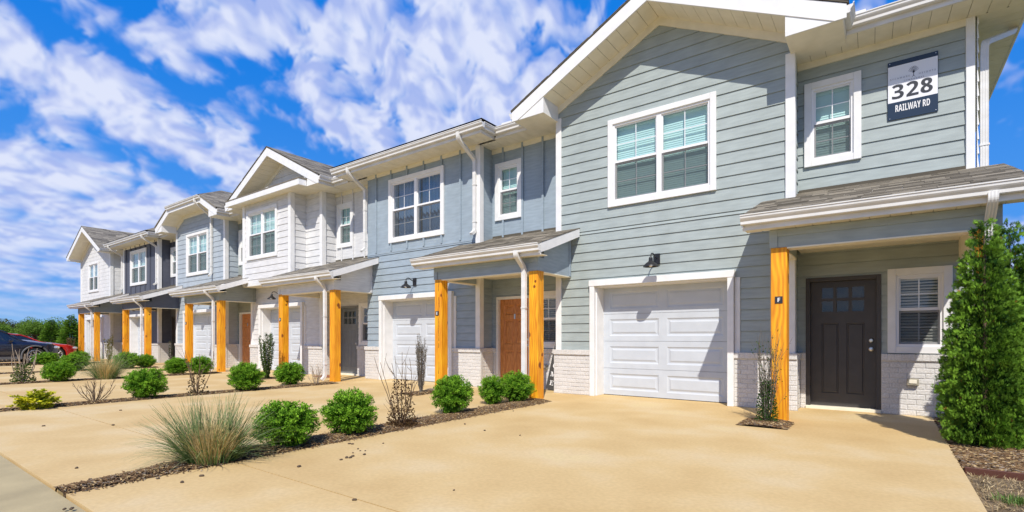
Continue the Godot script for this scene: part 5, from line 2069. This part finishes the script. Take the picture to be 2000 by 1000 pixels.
func build_wall_things() -> void:
	wall_lamp(-3.335, "black gooseneck lamp over the nearest garage door, on grey-green siding")
	wall_lamp(-9.66, "black gooseneck lamp on slate blue siding beside the E post")
	wall_lamp(-16.05, "black gooseneck lamp under the white oriel room")
	wall_lamp(-22.2, "black gooseneck lamp over the garage of the pale blue townhouse")
	wall_lamp(-28.6, "black gooseneck lamp over the charcoal townhouse's garage")
	wall_lamp(-35.2, "black gooseneck lamp on the white townhouse at the far end")
	post_plaque(-1.18, "F", "small dark plaque lettered F on the nearest cedar post")
	post_plaque(-7.68, "E", "small dark plaque lettered E on a cedar post")
	post_plaque(-13.92, "D", "small dark plaque lettered D on the white house's cedar post")
	post_plaque(-20.25, "C", "small dark plaque lettered C on the pale blue house's post")
	address_sign()
	outlet_box(0.31, "tan outdoor outlet box on white brick beside the dark door")
	outlet_box(-6.0, "small tan outlet box on brick behind the dark welcome board")
	welcome_board()
	var m := Geo.new()
	m.bbox(Vector3(-13.45, 0.0, 0.05), Vector3(-12.7, 0.018, 0.50), 0.006)
	tag(obj("door_mat", m, M.mat_red), "reddish door mat before the grey door of the white townhouse", "door mat")

func build_plants() -> void:
	var old := Color(0.055, 0.165, 0.012)
	var young := Color(0.31, 0.56, 0.045)
	var bx := [boxwood_mesh(1, 9000, old, young, 0.050), boxwood_mesh(2, 9600, old, young, 0.048), boxwood_mesh(3, 7200, old, young, 0.054), boxwood_mesh(4, 9000, old, young, 0.050)]
	var list := [
		[-5.03, 6.10, 0.56, 0.45, 0, "round boxwood just right of the largest ornamental grass"],
		[-5.06, 5.29, 0.54, 0.48, 3, "round boxwood between another boxwood and the brown leggy shrub"],
		[-5.20, 3.40, 0.53, 0.54, 0, "tall top-heavy boxwood in front of the E post"],
		[-5.42, 2.15, 0.44, 0.45, 2, "small loose boxwood left of the one touching the brown door's porch post"],
		[-5.26, 1.70, 0.56, 0.50, 1, "round boxwood beside the downspout of the porch with the brown door"],
		[-11.12, 5.39, 0.60, 0.53, 0, "round boxwood between two bare twiggy shrubs in the second bed"],
		[-11.05, 3.59, 0.61, 0.55, 3, "round boxwood in front of the leafy column before the white garage"],
		[-11.45, 2.36, 0.60, 0.52, 0, "round boxwood below the D post, left of the pale twigs"],
		[-17.23, 5.35, 0.62, 0.49, 1, "round boxwood left of the farther ornamental grass"],
		[-17.55, 2.50, 0.62, 0.48, 3, "round boxwood left of the C post's foot"],
		[-17.15, 1.98, 0.60, 0.52, 2, "round boxwood between the two cedar posts of the pale blue house"],
		[-22.50, 1.75, 0.62, 0.48, 1, "small boxwood right of the charcoal house's second post"],
		[-22.45, 2.35, 0.74, 0.56, 2, "round boxwood behind the farther ornamental grass"],
		[-22.39, 3.85, 0.72, 0.53, 0, "round boxwood in front of the red car's nose"],
		[-28.40, 2.30, 0.68, 0.52, 1, "boxwood at the foot of the far end house's left post"],
		[-28.50, 3.38, 0.80, 0.48, 2, "wide boxwood hiding part of the dark car's front wheel"]]
	var turn := 0.0
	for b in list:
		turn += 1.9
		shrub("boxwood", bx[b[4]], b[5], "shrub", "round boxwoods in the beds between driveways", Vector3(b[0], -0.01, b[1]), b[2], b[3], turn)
	var gold := boxwood_mesh(7, 1300, Color(0.22, 0.28, 0.02), Color(0.85, 0.78, 0.05), 0.10)
	shrub("golden_shrub", gold, "low golden yellow shrub at the street end of the second bed", "shrub", "", Vector3(-10.93, -0.02, 6.95), 0.54, 0.29, 0.4)
	grass_clump("largest ornamental grass, green with a dry tan heart", Vector3(-4.95, 0, 6.86), 0.80, 0.51, 2300, 5)
	grass_clump("farther ornamental grass clump before the far porches", Vector3(-17.2, 0, 4.37), 1.0, 0.74, 1300, 6)
	twig_shrub("leggy_shrub", "leggy shrub with brown shrivelled leaves and long bare stems", "shrub", Vector3(-5.0, 0, 4.56), 0.95, 0.75, 9, 3, "bark", 0.007, {"n": 1300, "top": 0.60, "r": 0.25, "low": 3.0, "a": Color(0.075, 0.035, 0.02), "b": Color(0.16, 0.10, 0.045), "len": 0.032}, 21)
	twig_shrub("bare_shrub", "small bare brown shrub beside the golden one", "shrub", Vector3(-11.2, 0, 6.13), 0.42, 0.62, 14, 6, "bark", 0.008, {}, 22)
	twig_shrub("leggy_shrub", "vase of long bare stems left of the white house's boxwoods", "shrub", Vector3(-11.10, 0, 4.52), 0.92, 0.95, 8, 2, "bark", 0.009, {"n": 160, "top": 0.4, "r": 0.22, "low": 1.5, "a": Color(0.05, 0.04, 0.02), "b": Color(0.11, 0.075, 0.04), "len": 0.05}, 23)
	twig_shrub("pale_shrub", "pale dry twiggy shrub at the white porch's right post", "shrub", Vector3(-11.05, 0, 1.92), 0.52, 0.46, 14, 7, "pale_bark", 0.006, {}, 24)
	twig_shrub("leafy_twig_shrub", "pruned shrub with thick bare stems and a leafy green foot", "shrub", Vector3(-17.45, 0, 5.98), 1.05, 0.75, 9, 2, "pale_bark", 0.014, {"n": 500, "top": 0.42, "r": 0.32, "low": 1.2, "a": Color(0.05, 0.09, 0.02), "b": Color(0.16, 0.22, 0.05), "len": 0.06}, 25)
	twig_shrub("leafy_twig_shrub", "sparse shrub growing against the F post, bare twigs over a green foot", "shrub", Vector3(-1.28, 0, 1.50), 1.22, 0.36, 26, 5, "grey_bark", 0.0045, {"n": 1500, "top": 0.44, "r": 0.40, "low": 1.0, "a": Color(0.018, 0.055, 0.010), "b": Color(0.07, 0.15, 0.03), "len": 0.03, "twigs": 2}, 26)
	column_shrub("bare grey columnar shrub left of the E post", Vector3(-7.64, 0, 1.73), 1.25, 0.34, 20, 130, "grey_bark", Color(0.12, 0.10, 0.075), Color(0.20, 0.175, 0.14), 0.022, 0.15, 31)
	column_shrub("dark green leafy columnar shrub in front of the white garage", Vector3(-13.70, 0, 1.72), 1.30, 0.54, 12, 260, "bark", Color(0.025, 0.065, 0.012), Color(0.10, 0.17, 0.035), 0.042, 0.03, 32)
	column_shrub("thin columnar shrub left of the C post", Vector3(-20.25, 0, 1.72), 1.22, 0.26, 5, 60, "grey_bark", Color(0.03, 0.05, 0.02), Color(0.09, 0.10, 0.05), 0.04, 0.05, 33)
	column_shrub("columnar shrub with yellowing leaves before the charcoal post", Vector3(-26.4, 0, 1.78), 1.30, 0.40, 7, 110, "bark", Color(0.10, 0.11, 0.03), Color(0.26, 0.22, 0.06), 0.05, 0.05, 34)
	column_shrub("dry brown columnar shrub at the red car's bumper", Vector3(-32.95, 0, 1.6), 1.15, 0.44, 10, 90, "bark", Color(0.12, 0.08, 0.04), Color(0.20, 0.15, 0.08), 0.05, 0.05, 35)
	var arb := [arborvitae_mesh(41, 30000), arborvitae_mesh(42, 30000)]
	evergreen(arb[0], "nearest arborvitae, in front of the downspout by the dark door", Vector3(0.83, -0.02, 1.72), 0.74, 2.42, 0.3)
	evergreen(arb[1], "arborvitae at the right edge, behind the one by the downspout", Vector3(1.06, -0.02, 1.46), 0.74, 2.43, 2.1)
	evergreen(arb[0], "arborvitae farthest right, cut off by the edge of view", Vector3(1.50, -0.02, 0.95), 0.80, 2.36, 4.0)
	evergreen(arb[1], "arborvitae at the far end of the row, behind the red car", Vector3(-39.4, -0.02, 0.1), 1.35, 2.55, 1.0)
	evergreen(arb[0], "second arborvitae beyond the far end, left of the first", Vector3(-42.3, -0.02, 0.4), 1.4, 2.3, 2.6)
	var tm := [tree_mesh(51, 9000, Color(0.045, 0.105, 0.015), Color(0.19, 0.31, 0.045), 1.0), tree_mesh(52, 9000, Color(0.05, 0.065, 0.025), Color(0.13, 0.14, 0.05), 0.9)]
	far_tree(tm[0], "bright green tree above the red car's roof", Vector3(-58, -0.05, -2.4), 4.2, 2.9, 0.5)
	far_tree(tm[0], "bright green tree left of the far arborvitae", Vector3(-54, -0.05, -1.0), 3.2, 2.75, 2.9)
	far_tree(tm[0], "green tree between the two cars' roofs", Vector3(-62, -0.05, 0.2), 3.6, 2.7, 4.4)
	far_tree(tm[1], "olive brown distant tree at the left edge of view", Vector3(-92, -0.05, -3.0), 8.0, 3.6, 1.2)
	far_tree(tm[1], "olive brown distant tree above the dark car's bonnet", Vector3(-95, -0.05, -6.5), 7.0, 3.3, 3.1)
	# lawn on the right: straw with green tufts
	rng.seed = 77
	noise.seed = 5
	noise.frequency = 1.0
	var g := Geo.new()
	var tufts := []
	for i in 26:
		tufts.append(Vector3(rnd(0.75, 2.6), rnd(0.05, 0.17), rnd(3.3, 7.8)))
	for i in 24000:
		var x := rnd(0.545, 2.6)
		var z := rnd(3.14, 7.85)
		var green := i % 3 == 0
		if green:
			var t: Vector3 = tufts[rng.randi() % tufts.size()]
			x = t.x + rng.randfn(0.0, t.y)
			z = t.z + rng.randfn(0.0, t.y)
			if x < 0.56 or z < 3.14:
				continue
		g.col = (mixc(Color(0.05, 0.13, 0.015), Color(0.17, 0.28, 0.05), rng.randf()) if green else mixc(Color(0.22, 0.14, 0.06), Color(0.58, 0.46, 0.25), rng.randf())) * rnd(0.8, 1.2)
		var d := (Vector3.UP * (1.1 if green else 0.18) + rdir() * 0.7).normalized()
		d.y = absf(d.y)
		leaf(g, Vector3(x, -0.042, z), d, Vector3.UP + rdir() * 0.5, rnd(0.03, 0.07), rnd(0.004, 0.008))
	stuff(tag(obj("lawn_grass", g, M.blade), "thin straw-coloured lawn with green tufts beside the driveway", "grass"))

func build_cars() -> void:
	parked_car("dark navy crossover at the left edge, its nose towards the garage", Vector3(-30.32, 0, 5.02), {"paint": M.paint_navy, "clad": M.car_grey, "len": 4.55, "width": 1.84, "wheel": 0.345, "front": 0.80, "back": 0.95, "lamp_y": 0.70,
		"shoulder": [Vector2(-2.3, 0.74), Vector2(-1.9, 0.86), Vector2(-1.1, 0.93), Vector2(1.0, 0.97), Vector2(2.3, 0.98)], "top": [Vector2(-2.3, 0.76), Vector2(-2.05, 0.90), Vector2(-1.1, 1.04), Vector2(2.0, 1.0), Vector2(2.3, 0.9)],
		"cabin": [Vector2(-1.25, 0.96), Vector2(-0.35, 1.48), Vector2(0.3, 1.61), Vector2(1.2, 1.58), Vector2(1.9, 1.45), Vector2(2.25, 1.0)], "cab0": -1.25, "cab1": 2.25, "roof0": -0.35, "roof1": 1.85})
	parked_car("red hatchback beyond the dark crossover", Vector3(-33.55, 0, 3.62), {"paint": M.paint_red, "clad": M.paint_red, "len": 4.50, "width": 1.80, "wheel": 0.325, "front": 0.82, "back": 0.90, "lamp_y": 0.62,
		"shoulder": [Vector2(-2.25, 0.66), Vector2(-1.8, 0.77), Vector2(-1.0, 0.85), Vector2(1.0, 0.92), Vector2(2.25, 0.95)], "top": [Vector2(-2.25, 0.68), Vector2(-2.0, 0.80), Vector2(-1.0, 0.92), Vector2(2.0, 0.96), Vector2(2.25, 0.9)],
		"cabin": [Vector2(-1.1, 0.88), Vector2(-0.1, 1.30), Vector2(0.5, 1.40), Vector2(1.2, 1.36), Vector2(2.1, 0.98)], "cab0": -1.1, "cab1": 2.1, "roof0": -0.15, "roof1": 1.5})

func build_chips() -> void:
	rng.seed = 99
	var g := Geo.new()
	g.bbox(Vector3(-0.75, -0.10, -0.30), Vector3(0.75, 0.10, 0.30), 0.07)
	chip_mesh = g.mesh()
	var n := FastNoiseLite.new()
	n.frequency = 0.9
	var strip := func(near: float, far: float, z0: float, per: float, size: float, rows: int) -> void:
		bed("mulch_bed", z0, 7.93, func(z): return near + 0.015 * n.get_noise_1d(z * 3.0), func(z): return lerpf(far, near - 0.27, smoothstep(6.6, 7.9, z)) + 0.02 * n.get_noise_1d(z * 2.0 + 50.0), rows, per, size)
	strip.call(-4.785, -5.325, 1.275, 5200.0, 0.017, 90)
	strip.call(-10.865, -11.345, 1.405, 2200.0, 0.026, 60)
	strip.call(-17.055, -17.545, 1.405, 900.0, 0.034, 40)
	strip.call(-22.105, -22.645, 1.405, 300.0, 0.045, 30)
	strip.call(-28.155, -28.745, 1.405, 200.0, 0.05, 24)
	strip.call(-34.505, -35.195, 1.505, 100.0, 0.05, 20)
	for b in [[-1.565, -0.985, 1.285, 1.945, 3600.0], [-7.965, -7.365, 1.385, 2.095, 2000.0], [-14.195, -13.505, 1.385, 2.095, 500.0], [-20.595, -19.905, 1.385, 2.095, 300.0], [-26.745, -26.055, 1.385, 2.095, 200.0], [-33.345, -32.655, 1.385, 1.995, 100.0]]:
		bed("mulch_bed", b[2], b[3], func(_z): return b[1], func(_z): return b[0], 12, b[4], 0.022)
	bed("mulch_bed", -0.40, 3.09, func(_z): return 3.4, func(_z): return 0.54, 40, 2600.0, 0.024)
	# chips kicked out along the bed edges, too small to count
	for i in 420:
		var z := rnd(1.5, 7.9)
		scatter_chip(Vector3(-4.775 + absf(rng.randfn(0.0, 0.035)), 0.006, z), 0.014)
		if i % 2 == 0:
			scatter_chip(Vector3(-5.34 - absf(rng.randfn(0.0, 0.03)) + 0.3 * smoothstep(6.6, 7.9, z), 0.006, z), 0.013)
	chips_done("bark_mulch")
	var spots := [Vector2(-4.32, 5.74), Vector2(-4.21, 5.88), Vector2(-4.23, 5.78), Vector2(-4.19, 5.75), Vector2(-4.06, 5.86), Vector2(-4.09, 6.04), Vector2(-4.06, 6.02), Vector2(-4.09, 5.97), Vector2(-4.06, 6.12), Vector2(-4.56, 5.63), Vector2(-4.60, 5.64), Vector2(-4.43, 3.99), Vector2(-3.93, 4.19), Vector2(-3.41, 4.18), Vector2(-2.58, 6.19), Vector2(-4.33, 5.41), Vector2(-4.62, 2.66), Vector2(-2.98, 6.77), Vector2(-4.14, 6.49), Vector2(-4.43, 7.30), Vector2(-4.50, 7.13), Vector2(-4.96, 7.61), Vector2(-4.97, 7.57), Vector2(-9.57, 6.22), Vector2(-8.04, 6.74), Vector2(-5.21, 7.17), Vector2(-4.70, 7.37), Vector2(-9.57, 6.22), Vector2(-8.67, 7.29), Vector2(-8.04, 6.74), Vector2(-5.65, 7.66), Vector2(-5.11, 7.70), Vector2(-4.36, 8.02), Vector2(-4.33, 7.99)]
	for p in spots:
		var c := Geo.new()
		var s := rnd(0.006, 0.013)
		c.xf = Transform3D(Basis(Vector3.UP, rnd(0, TAU)), Vector3.ZERO)
		c.bbox(Vector3(-s * 1.5, -0.002, -s), Vector3(s * 1.5, s * 1.1, s), s * 0.5)
		tag(obj(numbered("bark_chip"), c, M.stone, self, Vector3(p.x, 0.001, p.y)), "loose dark bark chip lying on the bare concrete", "bark chip", "stray bark chips on the driveways")
